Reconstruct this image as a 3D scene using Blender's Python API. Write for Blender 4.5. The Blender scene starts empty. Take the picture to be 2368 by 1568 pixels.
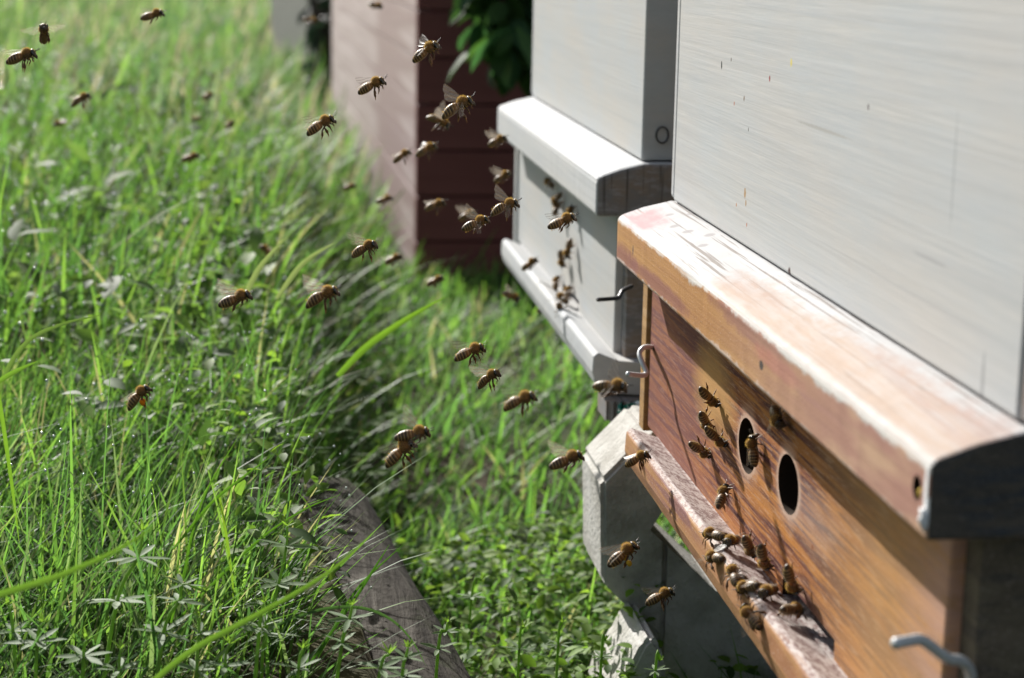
import bpy, bmesh, math, random
import numpy as np
from mathutils import Vector, Matrix
R_ = math.radians
random.seed(7); RNG = np.random.default_rng(11)
S = bpy.context.scene
COL = S.collection

# ------------------------------------------------------------------ camera
FPX, CX, CY = 4400., 1183.5, 784.          # focal length and centre on a 2367 x 1568 grid
def unit(v): v = np.array(v, float); return v/np.linalg.norm(v)
_y = unit((-584, 934, -FPX)); _u = np.array([-math.sin(R_(.5)), math.cos(R_(.5)), 0])
_z = unit(_u-_y*np.dot(_u, _y)); _x = np.cross(_y, _z)
RM = np.array([_x, _y, _z])                # camera -> world
CAM = np.array([-.1807, 0, .42])
cd = bpy.data.cameras.new('camera'); cam = bpy.data.objects.new('camera', cd); COL.objects.link(cam)
cam.matrix_world = Matrix.Translation(Vector(CAM)) @ Matrix(RM.tolist()).to_4x4()
cd.sensor_width = 36; cd.lens = 36*FPX/2367.; cd.clip_start = .02; cd.clip_end = 500
cd.dof.use_dof = True; cd.dof.focus_distance = .775; cd.dof.aperture_fstop = cd.lens/4.6; cd.dof.aperture_blades = 9
S.camera = cam
# ------------------------------------------------------------------ light
SUN = unit((-1., 3.0, 1.75))               # towards the sun
el = math.asin(SUN[2]); az = math.atan2(SUN[0], SUN[1])
W = bpy.data.worlds.new('World'); S.world = W; W.use_nodes = True
wn = W.node_tree; wn.nodes.clear()
sky = wn.nodes.new('ShaderNodeTexSky'); sky.sky_type = 'NISHITA'; sky.sun_disc = False
sky.sun_elevation = el; sky.sun_rotation = az; sky.altitude = 100; sky.air_density = 1.0; sky.dust_density = 2.2; sky.ozone_density = 1.0
bg = wn.nodes.new('ShaderNodeBackground'); bg.inputs[1].default_value = .072
wo = wn.nodes.new('ShaderNodeOutputWorld')
hs = wn.nodes.new('ShaderNodeHueSaturation'); hs.inputs['Saturation'].default_value = .62
wn.links.new(sky.outputs[0], hs.inputs['Color']); wn.links.new(hs.outputs[0], bg.inputs[0]); wn.links.new(bg.outputs[0], wo.inputs[0])
ld = bpy.data.lights.new('sun', 'SUN'); ld.energy = 5.0; ld.angle = R_(.55); ld.color = (1, .965, .91)
sun = bpy.data.objects.new('sun', ld); COL.objects.link(sun)
sun.rotation_euler = Vector(SUN).to_track_quat('Z', 'Y').to_euler(); sun.location = (-2, 6, 4)
S.view_settings.view_transform = 'Standard'; S.view_settings.look = 'None'
S.view_settings.exposure = .80; S.view_settings.gamma = 1; S.view_settings.use_curve_mapping = False
S.cycles.use_denoising = True
S.cycles.max_bounces = 8; S.cycles.transparent_max_bounces = 24; S.cycles.sample_clamp_indirect = 6
S.cycles.caustics_reflective = False; S.cycles.caustics_refractive = False

# ------------------------------------------------------------------ points from the photograph
def ray(px, py): return RM @ np.array([(px-CX)/FPX, (CY-py)/FPX, -1.])
def at(px, py, z): return CAM+ray(px, py)*z
def onX(px, py, X): d = ray(px, py); return CAM+d*((X-CAM[0])/d[0])
def onY(px, py, Y): d = ray(px, py); return CAM+d*((Y-CAM[1])/d[1])
def onZ(px, py, Z): d = ray(px, py); return CAM+d*((Z-CAM[2])/d[2])

# ------------------------------------------------------------------ object helpers
def tag(o, label=None, cat=None, group=None, kind=None):
    if label: o['label'] = label
    if cat: o['category'] = cat
    if group: o['group'] = group
    if kind: o['kind'] = kind
    return o
def link(name, me, mats=None, parent=None, smooth=False):
    o = bpy.data.objects.new(name, me); COL.objects.link(o)
    if mats is not None:
        for m in (mats if isinstance(mats, (list, tuple)) else [mats]): me.materials.append(m)
    if parent: o.parent = parent
    if smooth: me.shade_smooth()
    return o
def empty(name, loc=(0, 0, 0), **k):
    o = bpy.data.objects.new(name, None); COL.objects.link(o); o.location = loc; o.empty_display_size = .01
    return tag(o, **k)
def pyd(name, v, f, mats=None, parent=None, smooth=False):
    me = bpy.data.meshes.new(name); me.from_pydata([tuple(map(float, p)) for p in v], [], f); me.update()
    return link(name, me, mats, parent, smooth)
def bm_mesh(name, bm, mats=None, parent=None, smooth=False):
    me = bpy.data.meshes.new(name); bm.normal_update(); bm.to_mesh(me); bm.free()
    return link(name, me, mats, parent, smooth)
def box(name, x0, x1, y0, y1, z0, z1, mats, parent=None, bev=.0012, seg=2, cuts=0, jit=0):
    bm = bmesh.new(); bmesh.ops.create_cube(bm, size=1)
    for v in bm.verts: v.co = (x0+(v.co.x+.5)*(x1-x0), y0+(v.co.y+.5)*(y1-y0), z0+(v.co.z+.5)*(z1-z0))
    if bev: bmesh.ops.bevel(bm, geom=bm.edges[:], offset=bev, segments=seg, affect='EDGES', profile=.5)
    o = bm_mesh(name, bm, mats, parent)
    if parent is not None and parent.type == 'EMPTY': o.matrix_parent_inverse = parent.matrix_world.inverted()
    return o
def prism_y(name, prof, y0, y1, mats, parent=None, bev=0, segs=1, wob=0, idx=None, seed=0):
    """profile in XZ swept along Y, optional wobble of the edges"""
    n = len(prof); v = []; f = []; rs = np.random.default_rng(seed)
    for k in range(segs+1):
        y = y0+(y1-y0)*k/segs
        for (x, z) in prof:
            v.append((x+rs.normal()*wob, y, z+rs.normal()*wob))
    for k in range(segs):
        for i in range(n):
            j = (i+1) % n; f.append((k*n+i, k*n+j, (k+1)*n+j, (k+1)*n+i))
    f.append(tuple(range(n))[::-1]); f.append(tuple(segs*n+i for i in range(n)))
    bm = bmesh.new(); bv = [bm.verts.new(p) for p in v]
    for q in f:
        bm.faces.new([bv[i] for i in q])
    bmesh.ops.recalc_face_normals(bm, faces=bm.faces[:])
    if bev: 
        es = [e for e in bm.edges if e.calc_face_angle(0) > .35]
        bmesh.ops.bevel(bm, geom=es, offset=bev, segments=2, affect='EDGES', profile=.5)
    if idx:
        for fc in bm.faces: fc.material_index = idx(fc)
    return bm_mesh(name, bm, mats, parent)
def cut(o, cutters, mat=None):
    """boolean difference, applied"""
    for c in cutters:
        bm = bmesh.new(); bm.from_mesh(c.data); bmesh.ops.recalc_face_normals(bm, faces=bm.faces[:]); bm.to_mesh(c.data); bm.free()
        c.data.materials.append(mat or M_HOLESHADE)
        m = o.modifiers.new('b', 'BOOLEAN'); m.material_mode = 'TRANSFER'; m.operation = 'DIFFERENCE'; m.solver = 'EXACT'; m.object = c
    dg = bpy.context.evaluated_depsgraph_get(); dg.update()
    me = bpy.data.meshes.new_from_object(o.evaluated_get(dg)); o.modifiers.clear(); old = o.data; o.data = me
    bpy.data.meshes.remove(old)
    for c in cutters:
        cm = c.data; bpy.data.objects.remove(c); bpy.data.meshes.remove(cm)
def cyl_x(x0, x1, y, z, ry, rz, n=40):
    v = []; f = []
    for X in (x0, x1):
        for i in range(n): a = 2*math.pi*i/n; v.append((X, y+ry*math.cos(a), z+rz*math.sin(a)))
    for i in range(n): j = (i+1) % n; f.append((i, i+n, j+n, j))
    f.append(tuple(range(n))); f.append(tuple(range(2*n-1, n-1, -1)))
    return pyd('cutter', v, f)
def frames(pts):
    pts = [np.array(p, float) for p in pts]; T = []
    for i in range(len(pts)):
        a = pts[max(i-1, 0)]; b = pts[min(i+1, len(pts)-1)]; T.append(unit(b-a))
    n = np.cross(T[0], (0, 0, 1.)); n = unit(n) if np.linalg.norm(n) > .1 else unit(np.cross(T[0], (1., 0, 0)))
    N = []
    for t in T: n = unit(n-t*np.dot(n, t)); N.append(n)
    return pts, T, N
def tube_geo(pts, rad, n=8, flat=1.0):
    pts, T, N = frames(pts); v = []; f = []
    for i, p in enumerate(pts):
        b = np.cross(T[i], N[i]); r = rad[i] if hasattr(rad, '__len__') else rad
        for k in range(n):
            a = 2*math.pi*k/n; v.append(p+r*(N[i]*math.cos(a)+b*math.sin(a)*flat))
    for i in range(len(pts)-1):
        for k in range(n):
            j = (k+1) % n; f.append((i*n+k, i*n+j, (i+1)*n+j, (i+1)*n+k))
    f.append(tuple(range(n))[::-1]); m = (len(pts)-1)*n; f.append(tuple(m+k for k in range(n)))
    return v, f
def smooth_path(pts, k=5):
    P = [np.array(p, float) for p in pts]; P = [2*P[0]-P[1]]+P+[2*P[-1]-P[-2]]; out = []
    for i in range(1, len(P)-2):
        for s in range(k):
            t = s/k; a, b, c, d = P[i-1], P[i], P[i+1], P[i+2]
            out.append(.5*((2*b)+(c-a)*t+(2*a-5*b+4*c-d)*t*t+(-a+3*b-3*c+d)*t**3))
    out.append(P[-2]); return out
def tube(name, pts, rad, mats, parent=None, n=10, flat=1.0):
    v, f = tube_geo(pts, rad, n, flat); return pyd(name, v, f, mats, parent, True)

# ------------------------------------------------------------------ material helpers
class G:
    def __init__(s, name):
        s.m = bpy.data.materials.new(name); s.m.use_nodes = True; s.t = s.m.node_tree; s.t.nodes.clear()
        s.out = s.n('ShaderNodeOutputMaterial'); s.P = s.n('ShaderNodeBsdfPrincipled'); s.l(s.P.outputs[0], s.out.inputs[0])
        s.tc = s.n('ShaderNodeTexCoord').outputs['Object']
    def n(s, k): return s.t.nodes.new(k)
    def l(s, a, b): s.t.links.new(a, b)
    def set(s, sock, v):
        if isinstance(v, (int, float)): sock.default_value = (v, v, v, 1) if hasattr(sock.default_value, '__len__') else v
        elif isinstance(v, (tuple, list)): sock.default_value = (*v, 1)[:len(sock.default_value)] if hasattr(sock.default_value, '__len__') else v
        else: s.l(v, sock)
    def vec(s, sc, loc=(0, 0, 0), rot=(0, 0, 0), src=None):
        m = s.n('ShaderNodeMapping'); s.l(src or s.tc, m.inputs[0]); m.inputs['Scale'].default_value = sc
        m.inputs['Location'].default_value = loc; m.inputs['Rotation'].default_value = rot; return m.outputs[0]
    def noise(s, v, scale=1., det=4., rough=.55, dist=0.):
        k = s.n('ShaderNodeTexNoise'); s.l(v, k.inputs['Vector']); k.inputs['Scale'].default_value = scale
        k.inputs['Detail'].default_value = det; k.inputs['Roughness'].default_value = rough; k.inputs['Distortion'].default_value = dist
        return k.outputs['Fac']
    def ramp(s, fac, stops):
        r = s.n('ShaderNodeValToRGB'); s.l(fac, r.inputs[0]); e = r.color_ramp.elements
        while len(e) < len(stops): e.new(.5)
        for q, (p, c) in zip(e, stops): q.position = p; q.color = (*(c if hasattr(c, '__len__') else (c, c, c)), 1)
        return r.outputs[0]
    def mix(s, fac, a, b, mode='MIX'):
        m = s.n('ShaderNodeMix'); m.data_type = 'RGBA'; m.blend_type = mode
        s.set(m.inputs[0], fac); s.set(m.inputs[6], a); s.set(m.inputs[7], b); return m.outputs[2]
    def math(s, op, a, b=0., c=None, clamp=False):
        m = s.n('ShaderNodeMath'); m.operation = op; m.use_clamp = clamp; s.set(m.inputs[0], a); s.set(m.inputs[1], b)
        if c is not None: s.set(m.inputs[2], c)
        return m.outputs[0]
    def step(s, v, lo, hi):
        m = s.n('ShaderNodeMapRange'); s.l(v, m.inputs[0]); m.inputs[1].default_value = lo; m.inputs[2].default_value = hi
        return m.outputs[0]
    def xyz(s, i):
        k = s.n('ShaderNodeSeparateXYZ'); s.l(s.tc, k.inputs[0]); return k.outputs[i]
    def patch(s, c, r, nz=None, amt=.6, soft=.15):
        """1 inside an ellipsoid round c with radii r, ragged by noise nz"""
        v = s.vec([1./q for q in r], [-a/q for a, q in zip(c, r)])
        k = s.n('ShaderNodeVectorMath'); k.operation = 'LENGTH'; s.l(v, k.inputs[0]); d = k.outputs['Value']
        if nz is not None: d = s.math('ADD', d, s.math('MULTIPLY', s.math('SUBTRACT', nz, .5), amt*2))
        return s.step(d, 1+soft, 1-soft)
    def bump(s, h, strength=.3, dist=.001):
        b = s.n('ShaderNodeBump'); s.l(h, b.inputs['Height']); b.inputs['Strength'].default_value = strength
        b.inputs['Distance'].default_value = dist; s.l(b.outputs[0], s.P.inputs['Normal'])
    def done(s, col, rough=.6, spec=.4):
        s.set(s.P.inputs['Base Color'], col); s.set(s.P.inputs['Roughness'], rough); s.P.inputs['Specular IOR Level'].default_value = spec
        return s.m

def wood_grain(g, rot=0., f=1., off=0.):
    """fine lines and broad rings that run along Y"""
    a = g.vec((90*f, 5*f, 260*f), (off, 0, off), (rot, 0, 0)); fine = g.noise(a, 1., 5, .6, .3)
    b = g.vec((25*f, 2.2*f, 75*f), (off, 3, 0), (rot, 0, 0)); broad = g.noise(b, 1., 3, .5, .8)
    return fine, broad

def mat_whitewash(name, warm=(.485, .475, .458), cool=(.455, .475, .485), specks=(), scuffs=True, rot=0., dark=1.):
    g = G(name); fine, broad = wood_grain(g, rot)
    big = g.noise(g.vec((22, 12, 30)), 1., 4, .6)
    c = g.mix(g.step(big, .35, .65), tuple(x*dark for x in warm), tuple(x*dark for x in cool))
    c = g.mix(g.math('MULTIPLY', g.step(fine, .42, .66), .5), c, g.mix(.6, c, (.36, .375, .39)), 'MIX')
    gl = g.noise(g.vec((100, 3, 420), (2, 2, 2), (rot-.01, 0, 0)), 1., 3, .6, .5); c = g.mix(g.math('MULTIPLY', g.step(gl, .56, .66), .22), c, (.40, .42, .45))
    c = g.mix(g.math('MULTIPLY', g.step(broad, .55, .75), .35), c, (.48, .455, .41))
    if scuffs:   # raised pale fibres of the scrubbed wood
        for rr, o, th in ((.22, 1.3, .60), (-.12, 4.7, .61), (.42, 8.1, .62)):
            fb = g.noise(g.vec((300, 22, 1000), (o, o, o), (rot+rr*.6, 0, 0)), 1., 3, .6, .3)
            c = g.mix(g.math('MULTIPLY', g.step(fb, th-.06, th+.06), .22), c, (.58, .56, .53))
    nz = g.noise(g.vec((900, 900, 900)), 1., 2)
    for (p, r, colr) in specks: c = g.mix(g.patch(p, r, nz, .5), c, colr)
    g.bump(g.math('ADD', fine, g.math('MULTIPLY', broad, .6)), .35, .0006)
    return g.done(c, .8, .15)

def mat_oiled(name, base=(.46, .245, .085), deep=(.27, .115, .06), purple=(.22, .10, .095), pur_amt=.5, pale=(.60, .42, .26), extra=None, rot=0.):
    g = G(name); fine, broad = wood_grain(g, rot)
    c = g.mix(g.step(fine, .38, .68), base, deep)
    m = g.noise(g.vec((14, 7, 30), (3, 1, 2)), 1., 4, .6, .5)
    st = g.noise(g.vec((60, 10, 300), (7, 7, 7), (rot, 0, 0)), 1., 3, .6, .6)
    c = g.mix(g.math('MULTIPLY', g.step(st, .49, .56), g.step(m, .60-pur_amt*.35, .72-pur_amt*.35)), c, purple)
    c = g.mix(g.math('MULTIPLY', g.step(broad, .55, .72), .5), c, pale)
    dust = g.noise(g.vec((1500, 700, 1500)), 1., 2)
    c = g.mix(g.math('MULTIPLY', g.step(dust, .60, .72), .35), c, (.62, .52, .45))
    if extra: c = extra(g, c)
    g.bump(g.math('ADD', fine, g.math('MULTIPLY', dust, .5)), .4, .0006)
    return g.done(c, g.math('ADD', .58, g.math('MULTIPLY', fine, .3)), .18)

def mat_plain(name, col, rough=.5, spec=.5, metal=0., nscale=200, namt=.25, bump=.0):
    g = G(name); n = g.noise(g.vec((nscale,)*3), 1., 4)
    c = g.mix(g.math('MULTIPLY', n, namt*2), col, tuple(x*.45 for x in col)); g.P.inputs['Metallic'].default_value = metal
    if bump: g.bump(n, bump, .001)
    return g.done(c, rough, spec)

def mat_leaf(name, a=(.075, .15, .022), b=(.035, .085, .015), rough=.38, trans=.45, attr=True, spec=.5):
    g = G(name); n = g.noise(g.vec((60, 60, 60)), 1., 2)
    if attr:
        at_ = g.n('ShaderNodeAttribute'); at_.attribute_name = 'col'; c = at_.outputs['Color']
        c = g.mix(g.math('MULTIPLY', g.step(n, .3, .7), .3), c, g.mix(1., c, (.5, .6, .4), 'MULTIPLY'))
    else: c = g.mix(g.step(n, .3, .7), a, b)
    g.done(c, rough, spec)
    tr = g.n('ShaderNodeBsdfTranslucent'); c2 = g.mix(1., c, (1.28, 1.38, .80), 'MULTIPLY'); g.l(c2, tr.inputs[0])
    mx = g.n('ShaderNodeMixShader'); mx.inputs[0].default_value = trans
    g.l(g.P.outputs[0], mx.inputs[1]); g.l(tr.outputs[0], mx.inputs[2]); g.l(mx.outputs[0], g.out.inputs[0])
    return g.m

# ------------------------------------------------------------------ terrain
def edge_x(y):                              # foot of the grassy bank, right of which the ground lies lower
    return np.interp(y, [0, .45, .76, 1.03, 1.6, 2.4, 3.2, 4.5, 8.], [-.06, -.062, -.092, -.122, -.112, -.05, -.06, -.45, -1.2])
def noise2(x, y, s): return (np.sin(x*s*1.3+1.7)*np.cos(y*s*1.1-.4)+np.sin(x*s*2.7-y*s*1.9)*.5+np.cos(y*s*3.1+x*s*.7)*.3)/1.8
def ground(x, y):
    x = np.asarray(x, float); y = np.asarray(y, float)
    e = edge_x(y)-.012; w = .035+.05*np.clip(y-1, 0, 3)
    t = np.clip((e-x)/w, 0, 1); t = t*t*(3-2*t)
    bank = .128+.045*np.clip(-x-.2, 0, 3)+.006*noise2(x, y, 9)+.012*noise2(x, y, 2.5)*np.clip(y-.9, 0, 1)
    bank = bank*np.clip(1-(y-3)*.03, .6, 1)
    low = .012+.005*noise2(x, y, 12)
    far = .1
    h = low+(bank-low)*t
    return h
def terrain():
    def ax(n, lo, hi, c, p=3.):
        t = np.linspace(-1, 1, n); s = np.sign(t)*np.abs(t)**p
        return np.where(s < 0, c+(c-lo)*s, c+(hi-c)*s)
    xs = np.sort(np.concatenate([np.linspace(-.7, .5, 121), ax(60, -90, 90, -.1)])); xs = np.unique(np.round(xs, 4))
    ys = np.sort(np.concatenate([np.linspace(.2, 3.2, 151), ax(60, -60, 160, 1.)])); ys = np.unique(np.round(ys, 4))
    X, Y = np.meshgrid(xs, ys); Z = ground(X, Y); n = len(xs)
    v = np.stack([X, Y, Z], -1).reshape(-1, 3); f = []
    for j in range(len(ys)-1):
        for i in range(n-1): a = j*n+i; f.append((a, a+1, a+n+1, a+n))
    g = G('soil'); nz = g.noise(g.vec((40,)*3), 1., 6, .65); n2 = g.noise(g.vec((3,)*3), 1., 3)
    c = g.ramp(nz, [(.3, (.018, .014, .009)), (.55, (.06, .045, .028)), (.75, (.10, .085, .05))])
    c = g.mix(g.step(n2, .4, .62), c, g.mix(g.step(nz, .4, .6), (.025, .05, .012), (.055, .085, .02)))
    g.bump(nz, .8, .006); m = g.done(c, .95, .1)
    o = pyd('ground', v, f, m, None, True); o['kind'] = 'structure'
terrain()

# ------------------------------------------------------------------ vegetation generators
def strips(name, base, ln, wd, az, lean, curl, col, mat, seg=5, parent=None, tipcol=1.15, fold=.0, aztw=None):
    """n curved tapering blades as one mesh"""
    n = len(base); t = np.linspace(0, 1, seg+1)
    ang = lean[:, None]+curl[:, None]*t[None, :]              # angle from vertical
    dl = ln[:, None]/seg
    hor = np.concatenate([np.zeros((n, 1)), np.cumsum(np.sin(ang[:, :-1])*dl, 1)], 1)
    ver = np.concatenate([np.zeros((n, 1)), np.cumsum(np.cos(ang[:, :-1])*dl, 1)], 1)
    d = np.stack([np.cos(az), np.sin(az), np.zeros(n)], 1)
    a2 = az+np.pi/2 if aztw is None else az+np.pi/2+aztw
    wv = np.stack([np.cos(a2), np.sin(a2), np.zeros(n)], 1)
    c = base[:, None, :]+d[:, None, :]*hor[..., None]+np.array([0, 0, 1.])*ver[..., None]
    prof = np.where(t < .12, .75+2*t, 1-((t-.12)/.88)**2.2)*.5
    off = wv[:, None, :]*(wd[:, None]*prof[None, :])[..., None]
    L = c-off; Rr = c+off
    V = np.stack([L[:, :-1], Rr[:, :-1]], 2).reshape(n, 2*seg, 3)
    V = np.concatenate([V, c[:, -1:, :]], 1)                   # tip
    k = 2*seg+1; fq = []
    for i in range(seg-1): fq.append([2*i, 2*i+1, 2*i+3, 2*i+2])
    fq = np.array(fq); tri = np.array([2*seg-2, 2*seg-1, 2*seg])
    offs = (np.arange(n)*k)
    Q = (fq[None]+offs[:, None, None]).reshape(-1); T = (tri[None]+offs[:, None]).reshape(-1)
    loops = np.concatenate([Q, T]); nq = n*(seg-1)
    starts = np.concatenate([np.arange(nq)*4, nq*4+np.arange(n)*3])
    me = bpy.data.meshes.new(name); me.vertices.add(n*k); me.vertices.foreach_set('co', V.reshape(-1).astype(np.float32))
    me.loops.add(len(loops)); me.loops.foreach_set('vertex_index', loops.astype(np.int32))
    me.polygons.add(nq+n); me.polygons.foreach_set('loop_start', starts.astype(np.int32))
    me.update(calc_edges=True)
    a = me.color_attributes.new('col', 'FLOAT_COLOR', 'POINT')
    tt = np.concatenate([np.repeat(t[:-1], 2), [1.]])
    C = col[:, None, :]*(1+(tipcol-1)*tt)[None, :, None]
    C = np.concatenate([C, np.ones((n, k, 1))], 2); a.data.foreach_set('color', C.reshape(-1).astype(np.float32))
    return link(name, me, mat, parent, True)
GCOL = np.array([(.092, .168, .042), (.074, .142, .046), (.135, .215, .050), (.056, .110, .044), (.145, .185, .10), (.25, .215, .15)])
def gcolors(n, dry=.05):
    p = np.array([.3, .25, .2, .15, .1, dry]); p /= p.sum()
    c = GCOL[RNG.choice(6, n, p=p)]
    return c*RNG.uniform(.75, 1.25, (n, 1))
M_GRASS = mat_leaf('grass_blade_green', rough=.52, trans=.55, spec=.32)
M_WEED = mat_leaf('weed_leaf_green', rough=.62, trans=.52, spec=.24)

def clump_noise(x, y): return .5+.5*noise2(x+3.3, y-1.2, 14)*.8+.25*noise2(x, y, 37)
def scatter(y0, y1, dens, xl, xr, keep=None):
    n = int(dens*(y1-y0)*abs((xr(y1)+xr(y0))/2-(xl(y0)+xl(y1))/2)*1.0)
    y = RNG.uniform(y0, y1, n); lo, hi = xl(y), xr(y); u = RNG.uniform(0, 1, n)
    W_ = (hi-lo)/max((xr(y1)-xl(y1)), (xr(y0)-xl(y0)))
    k = RNG.uniform(0, 1, n) < W_+.1; y = y[k]; x = lo[k]+(hi-lo)[k]*u[k]
    if keep is not None: k = keep(x, y); x, y = x[k], y[k]
    return x, y
def is_bank(x, y): return x < edge_x(y)-.015
SHED_Y = 2.30
def off_things(x, y):
    hive = ((y > .88) & (y < .95) & (x > -.03)) | ((y > .46) & (y < .54) & (x > .08)); shed = (x > -.02) & (y > SHED_Y-.02) & (y < 4.2)
    beam = (x > edge_x(y)-.076) & (x < edge_x(y)+.0) & (y < 1.03)
    return ~(hive | shed | beam)
XL = lambda y: -.33-.17*y
XRb = lambda y: np.asarray(edge_x(y))-.008
parts_g = []
def add_grass(y0, y1, dens, l, w, xl, xr, dry, lean=.5, keep=None, azm=-.15, bias=1.):
    x, y = scatter(y0, y1, dens, xl, xr, lambda x, y: off_things(x, y) & (RNG.uniform(0, 1, len(x)) < np.clip(.35+clump_noise(x, y), .25, 1)))
    n = len(x); z = ground(x, y)-.003
    k = np.clip(.6+.7*clump_noise(x*.6, y*.6), .5, 1.4)
    ln = RNG.uniform(l[0], l[1], n)*k*np.where(RNG.uniform(0, 1, n) < .08, 1.35, 1)
    wd = RNG.uniform(w[0], w[1], n)
    az = np.where(RNG.uniform(0, 1, n) < .6, RNG.normal(azm, .9, n), RNG.uniform(-np.pi, np.pi, n))
    le = np.abs(RNG.normal(lean, .28, n)); cu = np.abs(RNG.normal(.35, .38, n))
    parts_g.append((np.stack([x, y, z], 1), ln, wd, az, le, cu, gcolors(n, dry)*bias*np.array([1.16, 1.24, 1.18])))
add_grass(.40, .70, 32000, (.022, .060), (.0006, .0016), XL, XRb, .06, .65)
add_grass(.68, 1.25, 32000, (.035, .090), (.0008, .0020), XL, XRb, .05, .55)
add_grass(1.25, 2.6, 9500, (.05, .12), (.0016, .0042), XL, lambda y: np.asarray(edge_x(y))-.01, .05)
add_grass(2.6, 6.0, 3300, (.06, .15), (.003, .008), XL, lambda y: .30+.2*y*0, .22, bias=np.array([1.1, 1.0, 1.5]))
add_grass(6.0, 16., 900, (.08, .18), (.006, .014), lambda y: -1-.33*y, lambda y: .5+.25*y, .25, bias=np.array([1.2, 1.05, 1.7]))
add_grass(1.25, 2.3, 9000, (.03, .08), (.0012, .003), lambda y: np.asarray(edge_x(y))-.11, lambda y: np.asarray(edge_x(y))+.0, 1.6, .6, bias=.8)
# lower strip between bank and hives
XS = lambda y: np.asarray(edge_x(y))+.004
add_grass(.55, 1.3, 15000, (.02, .055), (.001, .0022), XS, lambda y: .34+0*np.asarray(y), .05, .4, bias=1.35)
add_grass(1.12, 2.45, 13000, (.022, .065), (.0015, .0035), XS, lambda y: .34+0*np.asarray(y), .04, .65, bias=1.3)
add_grass(.60, .88, 12000, (.045, .11), (.0012, .0026), lambda y: .0+0*np.asarray(y), lambda y: .27+0*np.asarray(y), .02, .4)
cat = [np.concatenate([p[i] for p in parts_g]) for i in range(7)]
gr = strips('grass', *cat[:6], cat[6], M_GRASS, seg=4, aztw=RNG.normal(0, .6, len(cat[1])))
tag(gr, 'lush green meadow grass covering the bank and the strip by the hives', 'grass', kind='stuff')

def leaves_mesh(name, base, direc, nrm, L, Wd, col, mat, parent=None, bend=.25):
    """n ovate leaves, 8 faces each"""
    n = len(base); d = direc/np.linalg.norm(direc, axis=1)[:, None]
    s = np.cross(d, nrm); s /= np.linalg.norm(s, axis=1)[:, None]; u = np.cross(s, d)
    t = np.array([0, .25, .55, .82, 1.]); wd = np.array([.0, .75, 1., .6, .0])*.5
    V = []
    for i in range(5):
        ctr = base+d*(t[i]*L)[:, None]-u*(bend*L*t[i]**2)[:, None]
        if i in (0, 4): V.append(ctr)
        else:
            o = s*(wd[i]*Wd)[:, None]; r = u*(Wd*.10)[:, None]
            V += [ctr-o+r, ctr, ctr+o+r]
    V = np.stack(V, 1); k = V.shape[1]          # 0, 1..3, 4..6, 7..9, 10
    tr = [(0, 2, 1), (0, 3, 2), (7, 8, 10), (8, 9, 10)]; qd = [(1, 2, 5, 4), (2, 3, 6, 5), (4, 5, 8, 7), (5, 6, 9, 8)]
    offs = np.arange(n)*k
    Q = (np.array(qd)[None]+offs[:, None, None]).reshape(-1); T = (np.array(tr)[None]+offs[:, None, None]).reshape(-1)
    loops = np.concatenate([Q, T]); nq, nt = n*4, n*4
    starts = np.concatenate([np.arange(nq)*4, nq*4+np.arange(nt)*3])
    me = bpy.data.meshes.new(name); me.vertices.add(n*k); me.vertices.foreach_set('co', V.reshape(-1).astype(np.float32))
    me.loops.add(len(loops)); me.loops.foreach_set('vertex_index', loops.astype(np.int32))
    me.polygons.add(nq+nt); me.polygons.foreach_set('loop_start', starts.astype(np.int32)); me.update(calc_edges=True)
    a = me.color_attributes.new('col', 'FLOAT_COLOR', 'POINT')
    C = np.concatenate([np.repeat(col[:, None, :], k, 1), np.ones((n, k, 1))], 2); a.data.foreach_set('color', C.reshape(-1).astype(np.float32))
    return link(name, me, mat, parent, True)
def rnd_dirs(n, up=.4):
    a = RNG.uniform(0, 2*np.pi, n); e = RNG.normal(up, .35, n)
    return np.stack([np.cos(a)*np.cos(e), np.sin(a)*np.cos(e), np.sin(e)], 1)
def cover(name, x, y, h, L, ratio, cols, label, cat_):
    n = len(x); z = ground(x, y)+RNG.uniform(.15, 1, n)**.7*h*np.clip(.5+clump_noise(x, y), .3, 1.3)
    base = np.stack([x, y, z], 1); d = rnd_dirs(n, .15); nr = np.stack([RNG.normal(0, .35, n), RNG.normal(0, .35, n), np.ones(n)], 1)
    Ls = RNG.uniform(*L, n); c = np.array(cols)[RNG.integers(0, len(cols), n)]*RNG.uniform(.7, 1.3, (n, 1))
    return tag(leaves_mesh(name, base, d, nr, Ls, Ls*ratio, c, M_WEED), label, cat_, kind='stuff')
# broad-leaved weeds low in the strip and along the edge of the bank
x, y = scatter(.80, 1.14, 42000, XS, lambda y: .30+0*np.asarray(y), lambda x, y: off_things(x, y) & (clump_noise(x, y) > .2) & (RNG.uniform(0, 1, len(x)) < .15+(x-edge_x(y))*11))
cover('ground_cover', x, y, .055, (.004, .0105), .58, [(.17, .27, .05), (.10, .18, .045), (.24, .36, .06), (.20, .30, .06), (.08, .14, .05)],
      'small round-leaved green weeds crowding the low strip beside the edging timber', 'ground cover')
x, y = scatter(.72, 2.0, 12000, lambda y: np.asarray(edge_x(y))-.16+.06*(np.asarray(y) < 1.0), lambda y: np.asarray(edge_x(y))+.03-.085*(np.asarray(y) < 1.0), lambda x, y: clump_noise(x*1.5, y) > .25)
cover('bank_weeds', x, y, .06, (.006, .017), .42, [(.11, .19, .04), (.14, .24, .045), (.07, .13, .04), (.20, .31, .05)],
      'dense leafy weeds spilling over the edge of the grassy bank', 'weeds')
x, y = scatter(1.25, 5.0, 1100, XL, lambda y: np.asarray(edge_x(y))-.05, lambda x, y: clump_noise(x*.7, y*.7) > .45)
cover('meadow_weeds', x, y, .07, (.015, .04), .4, [(.12, .17, .08), (.10, .16, .05), (.15, .22, .06)],
      'broader glossy meadow leaves among the blurred grass on the left', 'weeds')
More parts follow.
